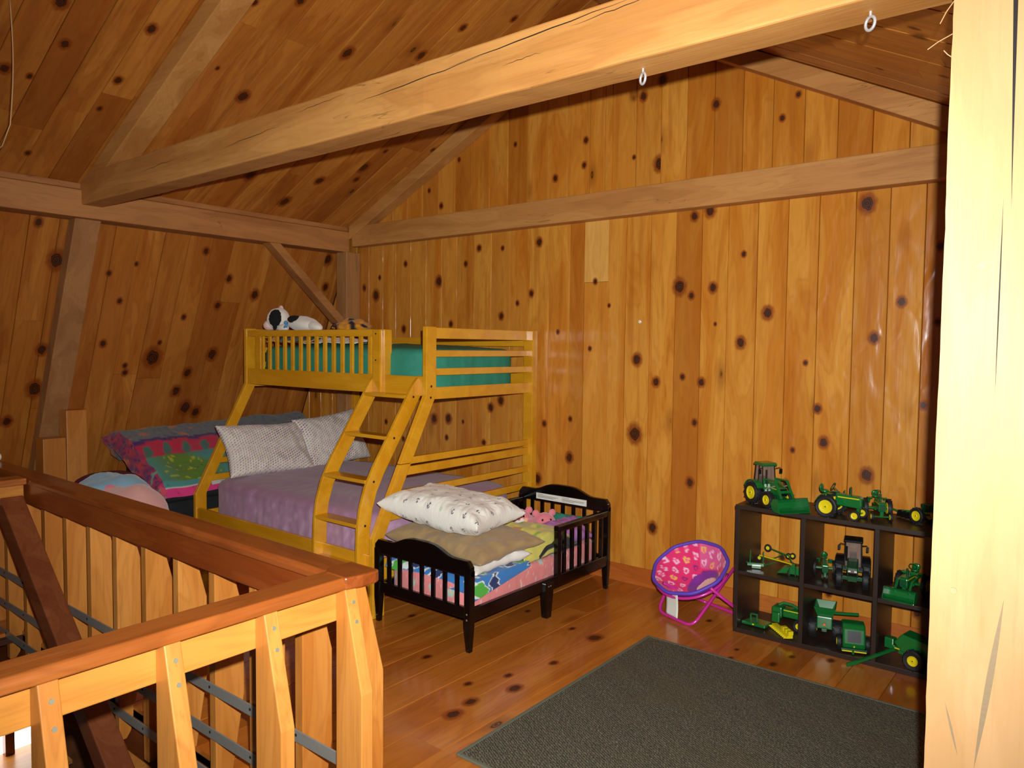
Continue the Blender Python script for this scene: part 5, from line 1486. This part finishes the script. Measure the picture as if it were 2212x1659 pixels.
pt(t, 'top_pipe', B().tube([(-0.06, 0.0, 0.105), (-0.04, 0.01, 0.118), (0.0, 0.02, 0.112), (0.03, 0.02, 0.10)], 0.008, 8), 'green', 0, 40)
for sy in (-0.03, 0.04): wheel(t, 0.05, sy, 0.03, 0.016, 0.5)
m = Matrix.Translation((-0.012, -0.105, 0)) @ Matrix.Rotation(-0.80, 4, 'Z')
hb = B().box(-0.085, 0.085, -0.008, 0.02, 0.008, 0.022, m)
cb2 = pt(t, 'cutter_bar', hb, 'yellow')
for k in range(11):
    xx = -0.082 + 0.0162 * k
    pt(cb2, 'tooth', B().prism([(xx - 0.004, -0.008), (xx + 0.004, -0.008), (xx, -0.026)], 0.009, 0.014, 'z', m), 'yellow', 0)
for k in range(3):
    xx = 0.0 + 0.03 * k
    pt(cb2, 'reel_plate', B().box(xx, xx + 0.02, 0.0, 0.024, 0.022, 0.04, m), 'yellow', 0)
t = toy('toy_harvester', 'green toy hopper machine on big black tyres in the bottom-middle cube', -1.16, 4.22, BOT, -1.35, 1.1, 'toy machine')
pt(t, 'body', B().prism([(-0.05, 0.055), (0.055, 0.055), (0.06, 0.118), (-0.05, 0.118)], -0.036, 0.036, 'y'), 'green', 0.005)
pt(t, 'hopper', B().add([(-0.05, -0.034, 0.118), (0.05, -0.034, 0.118), (0.05, 0.034, 0.118), (-0.05, 0.034, 0.118), (-0.065, -0.05, 0.165), (0.068, -0.05, 0.165), (0.068, 0.05, 0.165), (-0.065, 0.05, 0.165), (-0.06, -0.045, 0.165), (0.063, -0.045, 0.165), (0.063, 0.045, 0.165), (-0.06, 0.045, 0.165), (-0.045, -0.03, 0.13), (0.045, -0.03, 0.13), (0.045, 0.03, 0.13), (-0.045, 0.03, 0.13)], [(0, 1, 5, 4), (1, 2, 6, 5), (2, 3, 7, 6), (3, 0, 4, 7), (4, 5, 9, 8), (5, 6, 10, 9), (6, 7, 11, 10), (7, 4, 8, 11), (8, 9, 13, 12), (9, 10, 14, 13), (10, 11, 15, 14), (11, 8, 12, 15), (12, 13, 14, 15), (3, 2, 1, 0)]), 'green', 0)
pt(t, 'marker', B().prism([(-0.008, 0.075), (0.008, 0.075), (0, 0.09)], 0.0605, 0.062, 'x'), 'orange', 0)
pt(t, 'ladder', B().box(0.06, 0.066, -0.012, 0.012, 0.045, 0.06), 'dgreen')
for sy in (-1, 1):
    wheel(t, 0.01, sy * 0.056, 0.046, 0.042, 0.4)
pt(t, 'axle', B().cyl((0.01, -0.05, 0.046), (0.01, 0.05, 0.046), 0.008, 10), 'toyblack', 0, 40)
pt(t, 'auger', B().cyl((-0.02, 0.036, 0.118), (0.0, 0.15, 0.135), 0.008, 10), 'green', 0, 40)
t = toy('toy_baler', 'rounded green toy round baler with dark rear panel in the bottom-middle cube', -1.00, 4.15, BOT, -1.22, 1.0, 'toy machine')
prof = [(0.07, 0.02), (0.078, 0.05), (0.06, 0.118), (0.04, 0.142), (-0.02, 0.146), (-0.05, 0.12), (-0.06, 0.05), (-0.05, 0.02)]
bd = pt(t, 'body', B().prism(prof, -0.055, 0.055, 'y'), 'green', 0.010)
pt(bd, 'rear_panel', B().prism([(0.0765, 0.058), (0.0635, 0.112), (0.0625, 0.112), (0.074, 0.058)], -0.032, 0.032, 'y', Matrix.Translation((0.003, 0, 0))), 'toyblack', 0)
pt(bd, 'roller_guard', B().box(0.07, 0.085, -0.062, 0.062, 0.012, 0.024), 'dgreen', 0.001)
pt(bd, 'warning_strip', B().box(0.085, 0.0862, -0.058, 0.058, 0.010, 0.016), 'yellow', 0)
pt(bd, 'hitch', B().cyl((0.085, -0.006, 0.012), (0.10, -0.006, 0.008), 0.006, 8).cyl((0.098, -0.006, 0.003), (0.098, -0.006, 0.02), 0.004, 8), 'green', 0, 40)
pt(bd, 'knob', B().ell((0.081, 0.0, 0.036), (0.004, 0.004, 0.005), 10, 8), 'yellow', 0, True)
for sy in (-1, 1): wheel(t, 0.02, sy * 0.068, 0.036, 0.022, 0.55)
t = toy('toy_wagon', 'green toy grain cart with long drawbar and yellow wheel in the bottom-right cube', -0.69, 4.118, BOT, 2.95, 1.12, 'toy wagon')
tub = B().prism([(-0.09, 0.06), (0.05, 0.06), (0.085, 0.095), (0.05, 0.14), (-0.09, 0.12)], -0.045, 0.045, 'y')
pt(t, 'tub', tub, 'green', 0.005)
pt(t, 'frame', B().box(-0.08, 0.07, -0.03, 0.03, 0.042, 0.06).box(0.05, 0.13, -0.012, 0.012, 0.05, 0.066), 'green', 0.002)
pt(t, 'gearbox', B().box(0.095, 0.135, -0.02, 0.02, 0.05, 0.098), 'green', 0.004)
pt(t, 'drawbar', B().bar((0.085, 0.03, 0.058), (0.18, 0.212, 0.012), 0.012, 0.012).bar((0.172, 0.196, 0.014), (0.198, 0.244, 0.006), 0.018, 0.008), 'green')
pt(t, 'yellow_mark', B().box(0.06, 0.085, 0.030, 0.0312, 0.062, 0.067), 'yellow', 0)
for sy in (-1, 1): wheel(t, -0.01, sy * 0.062, 0.045, 0.032, 0.5)
pt(t, 'axle', B().cyl((-0.01, -0.06, 0.045), (-0.01, 0.06, 0.045), 0.006, 10), 'toyblack', 0, 40)
